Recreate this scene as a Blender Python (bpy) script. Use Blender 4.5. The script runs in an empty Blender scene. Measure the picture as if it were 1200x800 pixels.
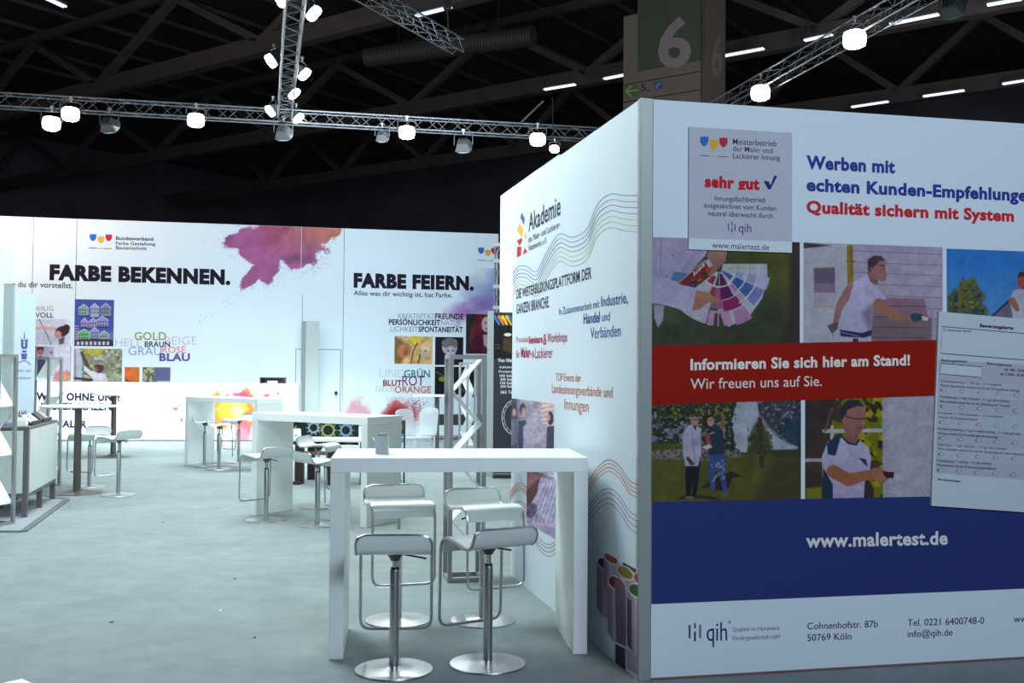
import bpy, bmesh, math, random
import numpy as np
from mathutils import Vector, Matrix

# ------------------------------------------------------------------ camera, world, exposure
scene = bpy.context.scene
C = scene.collection
FPX = 1220.0                       # focal length for a 1200 px wide frame
ROLL = .008
PITCH = math.atan(31.5 / FPX)
EYE = np.array([0, 0, 1.6])
_F = np.array([0, math.cos(PITCH), math.sin(PITCH)])
_R0 = np.array([1., 0, 0]); _U0 = np.cross(_R0, _F)
_R = _R0 * math.cos(ROLL) + _U0 * math.sin(ROLL)
_U = _U0 * math.cos(ROLL) - _R0 * math.sin(ROLL)
cam_data = bpy.data.cameras.new('camera')
cam = bpy.data.objects.new('camera', cam_data); C.objects.link(cam)
cam_data.sensor_width = 36; cam_data.lens = 36 * FPX / 1200
cam_data.clip_start = .05; cam_data.clip_end = 400
cam.matrix_world = Matrix([[_R[0], _U[0], -_F[0], EYE[0]], [_R[1], _U[1], -_F[1], EYE[1]], [_R[2], _U[2], -_F[2], EYE[2]], [0, 0, 0, 1]])
scene.camera = cam

world = bpy.data.worlds.new('world'); scene.world = world; world.use_nodes = True
world.node_tree.nodes['Background'].inputs[0].default_value = (.4, .45, .6, 1)
world.node_tree.nodes['Background'].inputs[1].default_value = .07
scene.view_settings.view_transform = 'Standard'
scene.view_settings.look = 'None'
scene.view_settings.gamma = 1
scene.view_settings.exposure = 0.0
scene.view_settings.use_curve_mapping = False
scene.cycles.use_denoising = True
scene.cycles.max_bounces = 6
scene.cycles.transparent_max_bounces = 8

COOL = (.83, .97, 1.0)
def area_light(name, loc, target, power, size, size_y=None, color=COOL):
    l = bpy.data.lights.new(name, 'AREA'); l.energy = power; l.color = color
    l.shape = 'RECTANGLE'; l.size = size; l.size_y = size_y or size
    o = bpy.data.objects.new(name, l); C.objects.link(o); o.location = loc
    o.rotation_euler = (Vector(target) - Vector(loc)).to_track_quat('-Z', 'Y').to_euler()
    return o
# unseen fill lights added round the stand, in place of floodlight rigs
area_light('fill_over_front', (-3.0, 8.4, 5.85), (-1.6, 6.6, 0), 385, 2.2, 2.0)
area_light('fill_over_middle', (-3.0, 12.5, 5.85), (-3.0, 12.8, 0), 520, 6, 5)
area_light('fill_left', (-7.5, 5.0, 5.6), (.4, 6.6, 1.9), 35, 3, 2, (.74, .92, 1.0))
_l = area_light('fill_over_back', (-4.4, 18.6, 5.85), (-4.4, 18.8, 0), 430, 7, 2); _l.data.spread = math.radians(125)
area_light('fill_back_wall', (-5.5, 16.0, 5.85), (-5.4, 24.0, 2.8), 40, 9, 1.5, (.70, .87, 1.0))
area_light('fill_back_wall_right', (-1.8, 17.2, 5.85), (-1.6, 25.0, 2.6), 340, 4, 1.5, (.70, .87, 1.0))
area_light('fill_entrance', (3.6, -2.5, 5.6), (1.7, 5.6, 2.6), 515, 3, 2, (.69, .83, 1.0))  # added fill from behind the camera onto the right wall

_l = area_light('fill_on_counter', (-6.2, 17.6, 5.8), (-6.9, 21.7, .0), 190, 8, .5); _l.data.spread = math.radians(42)  # narrow fill added to brighten the counter front

# ------------------------------------------------------------------ pixel <-> place
def ray(x, y): return _F * FPX + _R * (x - 600) - _U * (y - 400)
def G(x, y, z=0.0):
    d = ray(x, y); t = (z - 1.6) / d[2]; return Vector(EYE + d * t)
def at(x, y, depth):
    d = ray(x, y); return Vector(EYE + d * depth / d[1])
def pix(p):
    v = np.asarray(p, dtype=float) - EYE
    z = v @ _F
    return 600 + FPX * (v @ _R) / z, 400 - FPX * (v @ _U) / z
class Plane:
    """a vertical wall face: origin on the floor, unit direction u along it, normal n toward the viewer"""
    def __init__(s, o, u, ref=(255, 255, 255), step=.0006, white=(.72, .80, .86), k=1.0):
        s.o = Vector((o[0], o[1], 0)); s.u = Vector((u[0], u[1], 0)).normalized()
        s.n = Vector((s.u.y, -s.u.x, 0))
        if s.n.dot(Vector((0, 0, 0)) - s.o) < 0: s.n = -s.n
        s.ref = ref; s.step = step; s.white = np.array(white) if not np.isscalar(white) else white; s.k = k
    def hit(s, x, y):
        d = Vector(ray(x, y)); e = Vector(EYE)
        t = (s.o - e).dot(s.n) / d.dot(s.n); return e + d * t
    def uz(s, x, y):
        p = s.hit(x, y); return (p - s.o).dot(s.u), p.z
    def pt(s, u, z, layer=0): return s.o + s.u * u + Vector((0, 0, z)) + s.n * (layer * s.step)
    def col(s, c):                     # apparent print colour -> reflectance under this wall's light
        return albedo(np.asarray(c, dtype=float) * s.k, s.ref, s.white)
def lin(v):
    v = np.asarray(v, dtype=float) / 255.
    return np.where(v <= .04045, v / 12.92, ((v + .055) / 1.055) ** 2.4)
def albedo(c, ref, white=.8): return np.clip(lin(c) / lin(ref) * white, 0.002, .92)

# ------------------------------------------------------------------ materials
MATS = {}
def mat(name, rgb, rough=.5, metal=0., noise=0., scale=20., bump=0., spec=.5, emit=None, strength=0, trans=0., ior=1.45, alpha=1., coat=0):
    if name in MATS: return MATS[name]
    m = bpy.data.materials.new(name); m.use_nodes = True
    nt = m.node_tree; b = nt.nodes['Principled BSDF']
    b.inputs['Base Color'].default_value = (*rgb, 1); b.inputs['Roughness'].default_value = rough
    b.inputs['Metallic'].default_value = metal; b.inputs['Specular IOR Level'].default_value = spec
    b.inputs['Transmission Weight'].default_value = trans; b.inputs['IOR'].default_value = ior
    b.inputs['Alpha'].default_value = alpha; b.inputs['Coat Weight'].default_value = coat
    if emit: b.inputs['Emission Color'].default_value = (*emit, 1); b.inputs['Emission Strength'].default_value = strength
    if noise or bump:
        tc = nt.nodes.new('ShaderNodeTexCoord'); n = nt.nodes.new('ShaderNodeTexNoise')
        n.inputs['Scale'].default_value = scale; n.inputs['Detail'].default_value = 6
        nt.links.new(tc.outputs['Object'], n.inputs['Vector'])
        if noise:
            r = nt.nodes.new('ShaderNodeValToRGB')
            r.color_ramp.elements[0].position = .3; r.color_ramp.elements[1].position = .7
            r.color_ramp.elements[0].color = (*[c * (1 - noise) for c in rgb], 1)
            r.color_ramp.elements[1].color = (*[min(1, c * (1 + noise)) for c in rgb], 1)
            nt.links.new(n.outputs['Fac'], r.inputs['Fac']); nt.links.new(r.outputs['Color'], b.inputs['Base Color'])
        if bump:
            bp = nt.nodes.new('ShaderNodeBump'); bp.inputs['Strength'].default_value = bump; bp.inputs['Distance'].default_value = .01
            nt.links.new(n.outputs['Fac'], bp.inputs['Height']); nt.links.new(bp.outputs['Normal'], b.inputs['Normal'])
    MATS[name] = m; return m
def print_mat():
    if 'print' in MATS: return MATS['print']
    m = bpy.data.materials.new('print'); m.use_nodes = True; nt = m.node_tree; b = nt.nodes['Principled BSDF']
    a = nt.nodes.new('ShaderNodeAttribute'); a.attribute_name = 'ink'; a.attribute_type = 'GEOMETRY'
    nt.links.new(a.outputs['Color'], b.inputs['Base Color']); b.inputs['Roughness'].default_value = .55; b.inputs['Specular IOR Level'].default_value = .15
    MATS['print'] = m; return m
def ink_mat(rgb):
    k = 'ink_%02x%02x%02x' % tuple(int(max(0, min(1, c)) * 255) for c in rgb)
    return mat(k, tuple(float(c) for c in rgb), .6, spec=.12)
WALLW = np.array([.72, .80, .86])
M_WALL = mat('wall_laminate', tuple(WALLW), .55, spec=.3)
M_WHITE = mat('white_lacquer', (.84, .88, .85), .35, noise=.02, scale=6)
M_TOP = mat('white_table_top', (.9, .92, .9), .3)
M_EDGE = mat('aluminium_edge', (.35, .38, .36), .45, metal=.3)
M_STEEL = mat('brushed_steel', (.55, .56, .57), .3, metal=1., noise=.08, scale=60)
M_CHROME = mat('satin_chrome', (.62, .64, .66), .22, metal=1.)
M_SEAT = mat('seat_aluminium', (.84, .87, .86), .34, metal=.25)
M_DARK = mat('dark_plastic', (.02, .02, .022), .5)
M_BRONZE = mat('bronze_grey_metal', (.16, .14, .12), .42, metal=.7)
M_FRAME = mat('grey_frame', (.34, .33, .33), .5, metal=.35)
M_GREY = mat('grey_partition', (.42, .47, .46), .6, noise=.03, scale=8)
M_ALU = mat('truss_aluminium', (.27, .27, .28), .45, metal=.75)
M_ROOF = mat('roof_steel', (.10, .092, .09), .8, noise=.15, scale=1.5)
M_ROOFSHEET = mat('roof_sheet', (.05, .054, .064), .9, noise=.3, scale=.5)
M_LENS = mat('lamp_lens', (1, 1, 1), .3, emit=(.93, .99, 1.0), strength=28)
M_LENS_OFF = mat('lamp_lens_off', (.25, .26, .27), .25)
M_TUBE = mat('fluorescent_tube', (1, 1, 1), .3, emit=(.6, .75, 1.0), strength=1.6)
M_LAMP = mat('lamp_housing', (.13, .13, .13), .5, metal=.4)
M_MAT = mat('grey_carpet_mat', (.30, .33, .35), .95, noise=.25, scale=60, bump=.3)
M_MATEDGE = mat('mat_edge', (.13, .14, .15), .8)
M_LEAF = mat('white_shelf_leaf', (.84, .88, .86), .35)
M_CLEAR = mat('clear_acrylic', (.82, .87, .9), .12, trans=.6, ior=1.35)
M_FROST = mat('frosted_acrylic', (.75, .8, .82), .25, trans=.55, ior=1.3)

# ------------------------------------------------------------------ object helpers
def link(name, me, m=None, parent=None):
    o = bpy.data.objects.new(name, me); C.objects.link(o)
    if m is not None:
        for k in (m if isinstance(m, (list, tuple)) else [m]): me.materials.append(k)
    if parent is not None: o.parent = parent
    return o
def obj(name, bm, m, parent=None, smooth=False, world=False, bevel=0):
    me = bpy.data.meshes.new(name)
    if world and parent is not None: bmesh.ops.translate(bm, vec=-Vector(parent.location), verts=bm.verts)
    bmesh.ops.recalc_face_normals(bm, faces=bm.faces)
    if smooth:
        for f in bm.faces: f.smooth = True
    bm.to_mesh(me); bm.free()
    o = link(name, me, m, parent)
    if smooth and smooth != 'all':
        me.set_sharp_from_angle(angle=math.radians(38))
    if bevel:
        b = o.modifiers.new('bevel', 'BEVEL'); b.width = bevel; b.segments = 2; b.limit_method = 'ANGLE'
    return o
def thing(name, label, cat, loc=(0, 0, 0), rz=0, group=None):
    o = bpy.data.objects.new(name, None); C.objects.link(o); o.location = loc; o.rotation_euler = (0, 0, rz)
    o.empty_display_size = .1
    o['label'] = label; o['category'] = cat
    if group: o['group'] = group
    return o
def tag(o, label, cat, group=None):
    o['label'] = label; o['category'] = cat
    if group: o['group'] = group
    return o
def struct(name, loc=(0, 0, 0), label=None, cat='wall'):
    o = bpy.data.objects.new(name, None); C.objects.link(o); o.location = loc; o['kind'] = 'structure'
    if label: o['label'] = label; o['category'] = cat
    return o
def plabel(o, s): o['label'] = s; return o
def B(bm, c, s, rot=None):
    """box centre c, size s, optional rotation matrix"""
    r = bmesh.ops.create_cube(bm, size=1)
    M = Matrix.Translation(Vector(c)) @ (rot.to_4x4() if rot else Matrix.Identity(4)) @ Matrix.Diagonal((*s, 1))
    bmesh.ops.transform(bm, matrix=M, verts=r['verts']); return bm
def box(c, s, rot=None): return B(bmesh.new(), c, s, rot)
def bar(bm, a, b, w, h=None, up=(0, 0, 1)):
    """square bar from a to b"""
    a = Vector(a); b = Vector(b); d = (b - a); L = d.length; d.normalize()
    u = Vector(up)
    if abs(d.dot(u)) > .99: u = Vector((1, 0, 0))
    x = d.cross(u).normalized(); y = x.cross(d)
    R = Matrix((x, d, y)).transposed()
    return B(bm, (a + b) / 2, (w, L, h or w), R)
def cyl(bm, a, b, r1, r2=None, n=16):
    a = Vector(a); b = Vector(b); d = b - a
    r = bmesh.ops.create_cone(bm, cap_ends=True, segments=n, radius1=r1, radius2=r1 if r2 is None else r2, depth=d.length)
    M = Matrix.Translation((a + b) / 2) @ d.to_track_quat('Z', 'Y').to_matrix().to_4x4()
    bmesh.ops.transform(bm, matrix=M, verts=r['verts']); return bm
def lathe(bm, prof, n=40, c=(0, 0, 0)):
    rings = []
    for r, z in prof:
        if r < 1e-6: rings.append([bm.verts.new((c[0], c[1], c[2] + z))])
        else: rings.append([bm.verts.new((c[0] + r * math.cos(2 * math.pi * i / n), c[1] + r * math.sin(2 * math.pi * i / n), c[2] + z)) for i in range(n)])
    for a, b in zip(rings, rings[1:]):
        for i in range(n):
            j = (i + 1) % n
            if len(a) == 1 and len(b) == 1: continue
            if len(a) == 1: bm.faces.new((a[0], b[i], b[j]))
            elif len(b) == 1: bm.faces.new((a[i], a[j], b[0]))
            else: bm.faces.new((a[i], a[j], b[j], b[i]))
    return bm
def fillet(pts, r, n=5, closed=False):
    out = []; N = len(pts); pts = [Vector(p) for p in pts]
    for i, p in enumerate(pts):
        if not closed and i in (0, N - 1): out.append(p); continue
        a = pts[i - 1]; b = pts[(i + 1) % N]
        da = a - p; db = b - p
        rr = min(r, da.length * .45, db.length * .45)
        s = p + da.normalized() * rr; e = p + db.normalized() * rr
        for k in range(n + 1):
            t = k / n; out.append(s * (1 - t) ** 2 + p * 2 * t * (1 - t) + e * t * t)
    return out
def tube(bm, pts, r, n=8, closed=False):
    pts = [Vector(p) for p in pts]; N = len(pts); rings = []
    prev = None
    for i, p in enumerate(pts):
        if closed: t = (pts[(i + 1) % N] - pts[i - 1]).normalized()
        else: t = (pts[min(i + 1, N - 1)] - pts[max(i - 1, 0)]).normalized()
        if prev is None:
            x = t.cross(Vector((0, 0, 1)))
            if x.length < .1: x = t.cross(Vector((1, 0, 0)))
        else: x = prev - t * prev.dot(t)
        x.normalize(); prev = x; y = t.cross(x)
        rings.append([bm.verts.new(p + x * r * math.cos(2 * math.pi * k / n) + y * r * math.sin(2 * math.pi * k / n)) for k in range(n)])
    for i in range(N if closed else N - 1):
        a = rings[i]; b = rings[(i + 1) % N]
        off = 0
        if closed and i == N - 1:
            off = min(range(n), key=lambda o: (a[0].co - b[o].co).length)
        for k in range(n): bm.faces.new((a[k], a[(k + 1) % n], b[(k + 1 + off) % n], b[(k + off) % n]))
    if not closed: bm.faces.new(rings[0]); bm.faces.new(rings[-1][::-1])
    return bm
def prism(bm, poly, z0, z1):
    a = [bm.verts.new((p[0], p[1], z0)) for p in poly]; b = [bm.verts.new((p[0], p[1], z1)) for p in poly]
    bm.faces.new(a[::-1]); bm.faces.new(b)
    for i in range(len(poly)):
        j = (i + 1) % len(poly); bm.faces.new((a[i], a[j], b[j], b[i]))
    return bm
def slab(pl, u0, u1, z0, z1, th):
    """upright slab behind the face of plane pl"""
    bm = bmesh.new(); v = []
    for k in (0, -th):
        for u, z in ((u0, z0), (u1, z0), (u1, z1), (u0, z1)): v.append(bm.verts.new(pl.o + pl.u * u + Vector((0, 0, z)) + pl.n * k))
    for f in ((0, 1, 2, 3), (7, 6, 5, 4), (0, 4, 5, 1), (1, 5, 6, 2), (2, 6, 7, 3), (3, 7, 4, 0)): bm.faces.new([v[i] for i in f])
    return bm
def copy_thing(root, loc, rz, label, group=None):
    r = root.copy(); C.objects.link(r); r.location = loc; r.rotation_euler = (0, 0, rz); r['label'] = label
    if group: r['group'] = group
    for ch in list(root.children):
        c = ch.copy(); C.objects.link(c); c.parent = r
        for g in ch.children:
            d = g.copy(); C.objects.link(d); d.parent = c
    return r

# ------------------------------------------------------------------ flat print: lettering, inked shapes, painted pictures
def _text_mesh(s, bold, space=1.0):
    cu = bpy.data.curves.new('t', 'FONT'); cu.body = s; cu.size = 1; cu.offset = bold; cu.resolution_u = 3; cu.space_character = space + max(0, bold) * 1.6
    o = bpy.data.objects.new('t', cu); C.objects.link(o)
    dg = bpy.context.evaluated_depsgraph_get()
    me = bpy.data.meshes.new_from_object(o.evaluated_get(dg))
    bpy.data.objects.remove(o); bpy.data.curves.remove(cu)
    return me
_h = _text_mesh('H', 0); CAP = max(v.co.y for v in _h.vertices)
def text(pl, s, p0, p1, cap, rgb, parent, bold=.0, layer=3, name='lettering', space=1.0, joinlist=None):
    me = _text_mesh(s, bold, space); n = len(me.vertices)
    co = np.empty(n * 3); me.vertices.foreach_get('co', co); co = co.reshape(-1, 3)
    x0, x1 = co[:, 0].min(), co[:, 0].max()
    a = pl.hit(*p0); b = pl.hit(*p1); c = pl.hit(p0[0], p0[1] - cap)
    L = (b - a); h = (c - a).length * .98
    out = []
    ox = pl.n * (layer * pl.step)
    base = Vector(parent.location)
    for v in co:
        p = a + L * ((v[0] - x0) / (x1 - x0)) + Vector((0, 0, 1)) * (v[1] / CAP * h) + ox - base
        out += [p.x, p.y, p.z]
    me.vertices.foreach_set('co', out); me.name = name; me.update()
    return link(name, me, ink_mat(pl.col(rgb)), parent)
def shape(pl, polys, rgb, parent, name='printed_shape', layer=2, px=True):
    """flat inked polygons given by pixel corners"""
    bm = bmesh.new()
    for poly in polys:
        vs = [bm.verts.new(pl.hit(*p) + pl.n * (layer * pl.step)) for p in poly]
        bm.faces.new(vs)
    return obj(name, bm, ink_mat(pl.col(rgb)), parent, world=True)
def smooth_path(pts, n=8):
    P = [Vector((p[0], p[1])) for p in pts]; out = []
    for i in range(len(P) - 1):
        a = P[max(i - 1, 0)]; b = P[i]; c = P[i + 1]; d = P[min(i + 2, len(P) - 1)]
        for k in range(n):
            t = k / n
            out.append(.5 * ((2 * b) + (c - a) * t + (2 * a - 5 * b + 4 * c - d) * t * t + (3 * b - a - 3 * c + d) * t ** 3))
    out.append(P[-1]); return out
def stroke(pl, pts, w, rgb, parent, name='printed_line', layer=2):
    """thin printed line through pixel points, w pixels wide"""
    bm = bmesh.new(); L = []; 
    for i, p in enumerate(pts):
        a = pts[max(i - 1, 0)]; b = pts[min(i + 1, len(pts) - 1)]
        t = Vector((b[0] - a[0], b[1] - a[1])).normalized(); nn = Vector((-t.y, t.x)) * w / 2
        L.append((bm.verts.new(pl.hit(p[0] + nn.x, p[1] + nn.y) + pl.n * (layer * pl.step)), bm.verts.new(pl.hit(p[0] - nn.x, p[1] - nn.y) + pl.n * (layer * pl.step))))
    for (a, b), (c, d) in zip(L, L[1:]): bm.faces.new((a, b, d, c))
    return obj(name, bm, ink_mat(pl.col(rgb)), parent, world=True)
def shield(cx, cy, w, h):
    return [(cx - w / 2, cy - h * .46), (cx - w * .17, cy - h * .4), (cx, cy - h * .5), (cx + w * .17, cy - h * .4), (cx + w / 2, cy - h * .46), (cx + w * .5, cy + h * .05), (cx + w * .3, cy + h * .32), (cx, cy + h * .5), (cx - w * .3, cy + h * .32), (cx - w * .5, cy + h * .05)]
def shields(pl, cs, w, h, line, parent, cols=((50, 105, 200), (215, 175, 60), (180, 45, 70)), layer=4):
    for c, k in zip(cs, cols): shape(pl, [shield(c[0], c[1], w, h)], k, parent, 'logo_shield', layer)
    a, b = line
    for i, k in enumerate(cols):
        p = [(a[0] + (b[0] - a[0]) * t, a[1] + (b[1] - a[1]) * t) for t in (i / 3, (i + 1) / 3)]
        stroke(pl, p, .9, k, parent, 'logo_line', layer)

def vnoise(X, Y, seed=0):
    xi = np.floor(X).astype(np.int64); yi = np.floor(Y).astype(np.int64); fx = X - xi; fy = Y - yi
    fx = fx * fx * (3 - 2 * fx); fy = fy * fy * (3 - 2 * fy)
    def hsh(a, b):
        n = (a * 374761393 + b * 668265263 + seed * 974634777) & 0x7fffffff
        n = ((n ^ (n >> 13)) * 1274126177) & 0x7fffffff
        return ((n ^ (n >> 16)) & 0xffff) / 65535.
    return (hsh(xi, yi) * (1 - fx) + hsh(xi + 1, yi) * fx) * (1 - fy) + (hsh(xi, yi + 1) * (1 - fx) + hsh(xi + 1, yi + 1) * fx) * fy
def fbm(X, Y, s, seed=0, o=4):
    v = 0; a = .5; t = 0
    for i in range(o): v = v + a * vnoise(X / s + 17.3 * i, Y / s + 5.1 * i, seed + i); t += a; a *= .55; s /= 2.
    return v / t
class Paint:
    """a picture painted on a grid; coordinates are those of the photograph's frame"""
    def __init__(s, X, Y, bg): s.X, s.Y = X, Y; s.c = np.empty(X.shape + (3,)); s.c[:] = bg
    def put(s, m, col):
        m = np.clip(m, 0, 1)[..., None]; s.c = s.c * (1 - m) + np.asarray(col, dtype=float) * m
    def ell(s, cx, cy, rx, ry, col, rot=0, soft=.7, a=1.):
        ca, sa = math.cos(rot), math.sin(rot); x = s.X - cx; y = s.Y - cy
        u = (x * ca + y * sa) / rx; v = (-x * sa + y * ca) / ry
        d = (np.sqrt(u * u + v * v) - 1) * min(rx, ry); s.put(a * (.5 - d / soft), col)
    def sd(s, pts):
        pts = np.asarray(pts, float); ins = np.zeros(s.X.shape, bool); dm = np.full(s.X.shape, 1e9)
        for i in range(len(pts)):
            x1, y1 = pts[i]; x2, y2 = pts[(i + 1) % len(pts)]
            c = ((y1 > s.Y) != (y2 > s.Y)) & (s.X < (x2 - x1) * (s.Y - y1) / ((y2 - y1) or 1e-9) + x1); ins ^= c
            dx, dy = x2 - x1, y2 - y1; t = np.clip(((s.X - x1) * dx + (s.Y - y1) * dy) / ((dx * dx + dy * dy) or 1e-9), 0, 1)
            dm = np.minimum(dm, np.hypot(s.X - x1 - t * dx, s.Y - y1 - t * dy))
        return np.where(ins, -dm, dm)
    def poly(s, pts, col, soft=.7, a=1., col2=None, vert=True):
        m = np.clip(a * (.5 - s.sd(pts) / soft), 0, 1)
        if col2 is not None:
            p = np.asarray(pts, float); k = 1 if vert else 0
            t = np.clip(((s.Y if vert else s.X) - p[:, k].min()) / (np.ptp(p[:, k]) or 1), 0, 1)[..., None]
            s.put(m, np.asarray(col, float) * (1 - t) + np.asarray(col2, float) * t)
        else: s.put(m, col)
    def line(s, pts, w, col, a=1.):
        for (x1, y1), (x2, y2) in zip(pts, pts[1:]):
            dx, dy = x2 - x1, y2 - y1; t = np.clip(((s.X - x1) * dx + (s.Y - y1) * dy) / ((dx * dx + dy * dy) or 1e-9), 0, 1)
            d = np.hypot(s.X - x1 - t * dx, s.Y - y1 - t * dy); s.put(a * (w / 2 + .4 - d) / .8, col)
    def limb(s, pts, ws, col):
        for (x1, y1), (x2, y2), w1, w2 in zip(pts, pts[1:], ws, ws[1:]):
            dx, dy = x2 - x1, y2 - y1; t = np.clip(((s.X - x1) * dx + (s.Y - y1) * dy) / (dx * dx + dy * dy), 0, 1)
            d = np.hypot(s.X - x1 - t * dx, s.Y - y1 - t * dy) - (w1 + (w2 - w1) * t) / 2; s.put(.5 - d / .8, col)
    def tex(s, sc, amp, seed=0, region=None, o=3):
        n = (fbm(s.X, s.Y, sc, seed, o) - .5) * 2 * amp
        if region is not None: n = n * np.clip(.5 - s.sd(region), 0, 1)
        s.c = np.clip(s.c * (1 + n[..., None]), 0, 255)
    def blotch(s, sc, thr, col, seed, region=None, soft=.06, a=1., o=3):
        m = np.clip((fbm(s.X, s.Y, sc, seed, o) - thr) / soft, 0, 1) * a
        if region is not None: m = m * np.clip(.5 - s.sd(region), 0, 1)
        s.put(m, col)
def picture(pl, x0, y0, x1, y1, fn, parent, label=None, bg=(200, 200, 200), ppp=1.4, layer=2, name='printed_photo', zmax=None):
    """world-upright rectangle whose top left is pixel (x0,y0) and bottom right (x1,y1)"""
    u0, z0 = pl.uz(x0, y0); u1, _ = pl.uz(x1, y0); _, z1 = pl.uz(x0, y1)
    if zmax is not None: z0 = min(z0, zmax)
    nx = max(4, int(abs(x1 - x0) * ppp)); ny = max(4, int(abs(y1 - y0) * ppp))
    us = np.linspace(u0, u1, nx + 1); zs = np.linspace(z0, z1, ny + 1)
    UU, ZZ = np.meshgrid(us, zs)
    o = np.array(pl.o); u = np.array(pl.u); n = np.array(pl.n)
    W = o + UU[..., None] * u + ZZ[..., None] * np.array([0, 0, 1.]) + n * layer * pl.step
    v = W - EYE; d = v @ _F
    X = 600 + FPX * (v @ _R) / d; Y = 400 - FPX * (v @ _U) / d
    P = Paint(X, Y, bg); fn(P)
    if label and 'photo' in label: P.tex(9, .07, 71, o=2); P.tex(2.4, .06, 72, o=2)
    colr = np.ones((nx + 1) * (ny + 1) * 4).reshape(-1, 4); colr[:, :3] = pl.col(np.clip(P.c, 0, 255)).reshape(-1, 3)
    V = (W - np.array(parent.location)).reshape(-1, 3)
    i = np.arange(ny * nx); r, c = i // nx, i % nx; k = r * (nx + 1) + c
    F = np.stack([k, k + nx + 1, k + nx + 2, k + 1], 1)
    me = bpy.data.meshes.new(name); me.vertices.add(len(V)); me.vertices.foreach_set('co', V.ravel())
    me.loops.add(F.size); me.loops.foreach_set('vertex_index', F.ravel())
    me.polygons.add(len(F)); me.polygons.foreach_set('loop_start', np.arange(len(F)) * 4); me.update(calc_edges=True)
    at_ = me.color_attributes.new('ink', 'FLOAT_COLOR', 'POINT'); at_.data.foreach_set('color', colr.ravel())
    ob = link(name, me, print_mat(), parent)
    if label: ob['label'] = label
    return ob
random.seed(4)

# ================================================================== THE SETTING
dA = math.radians(-13.53)                       # stand depth direction
dirA = Vector((math.sin(dA), math.cos(dA), 0))
dB = math.radians(77.9)
dirB = Vector((math.sin(dB), math.cos(dB), 0))
dirW = Vector((math.cos(math.radians(12.3)), math.sin(math.radians(12.3)), 0))   # back wall
dH = math.radians(-54.3)                        # the hall's own roof direction
dirH = Vector((math.sin(dH), math.cos(dH), 0)); norH = Vector((-dirH.y, dirH.x, 0)) * -1

# --- floor
bm = bmesh.new(); B(bm, (0, 20, -.05), (110, 110, .1))
fl = obj('floor', bm, None); fl['kind'] = 'structure'
m = bpy.data.materials.new('pale_carpet'); m.use_nodes = True; nt = m.node_tree; b = nt.nodes['Principled BSDF']
b.inputs['Roughness'].default_value = .92; b.inputs['Specular IOR Level'].default_value = .2
tc = nt.nodes.new('ShaderNodeTexCoord')
def nz(scale, detail=6, rough=.6):
    n = nt.nodes.new('ShaderNodeTexNoise'); n.inputs['Scale'].default_value = scale; n.inputs['Detail'].default_value = detail; n.inputs['Roughness'].default_value = rough
    nt.links.new(tc.outputs['Object'], n.inputs['Vector']); return n
n1 = nz(1.3); n2 = nz(5.5); n3 = nz(170, 3)
ad = nt.nodes.new('ShaderNodeMath'); ad.operation = 'ADD'; nt.links.new(n1.outputs['Fac'], ad.inputs[0]); nt.links.new(n2.outputs['Fac'], ad.inputs[1])
rp = nt.nodes.new('ShaderNodeValToRGB'); rp.color_ramp.elements[0].position = .78 ; rp.color_ramp.elements[1].position = 1.2
mu = nt.nodes.new('ShaderNodeMath'); mu.operation = 'MULTIPLY'; mu.inputs[1].default_value = .5
rp.color_ramp.elements[0].position = .38; rp.color_ramp.elements[1].position = .62
rp.color_ramp.elements[0].color = (.225, .265, .268, 1); rp.color_ramp.elements[1].color = (.29, .33, .328, 1)
nt.links.new(ad.outputs[0], mu.inputs[0]); nt.links.new(mu.outputs[0], rp.inputs['Fac'])
mx = nt.nodes.new('ShaderNodeMixRGB'); mx.blend_type = 'MULTIPLY'; mx.inputs[0].default_value = .35
r2 = nt.nodes.new('ShaderNodeValToRGB'); r2.color_ramp.elements[0].position = .3; r2.color_ramp.elements[0].color = (.6, .6, .6, 1); r2.color_ramp.elements[1].position = .65
nt.links.new(n3.outputs['Fac'], r2.inputs['Fac']); nt.links.new(rp.outputs['Color'], mx.inputs[1]); nt.links.new(r2.outputs['Color'], mx.inputs[2]); nt.links.new(mx.outputs[0], b.inputs['Base Color'])
bp = nt.nodes.new('ShaderNodeBump'); bp.inputs['Strength'].default_value = .25; bp.inputs['Distance'].default_value = .004
nt.links.new(n3.outputs['Fac'], bp.inputs['Height']); nt.links.new(bp.outputs['Normal'], b.inputs['Normal'])
fl.data.materials.append(m)

# --- hall shell: dark roof and far walls, in the hall's own direction
RH = Matrix((dirH, norH, Vector((0, 0, 1)))).transposed()
bm = bmesh.new(); B(bm, (0, 24, 18.6), (150, 120, .3), RH)
o = obj('ceiling', bm, M_ROOFSHEET); o['kind'] = 'structure'
M_HALLWALL = mat('hall_wall_dark', (.15, .17, .23), .9, noise=.2, scale=.3)
for nm, c, s in (('wall_hall_far', norH * 66 + Vector((0, 0, 9.2)), (150, .4, 18.5)), ('wall_hall_left', dirH * 60 + Vector((0, 24, 9.2)), (.4, 130, 18.5)), ('wall_hall_right', dirH * -75 + Vector((0, 24, 9.2)), (.4, 130, 18.5))):
    o = obj(nm, box(c, s, RH), M_HALLWALL); o['kind'] = 'structure'

# ------------------------------------------------------------------ block at the right: wall A (left face) and wall B (front face)
P0 = G(748, 798); PB = G(762, 797)
PA = Plane(P0, dirA, ref=(186, 212, 228), step=.0006)
HB = 3.01
LA = PA.uz(599, 560)[0]
thA = .062
wa = struct('wall_middle', P0)
o = obj('panel', slab(PA, 0.0, LA, 0, HB, .055), M_WALL, wa, world=True)
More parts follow.
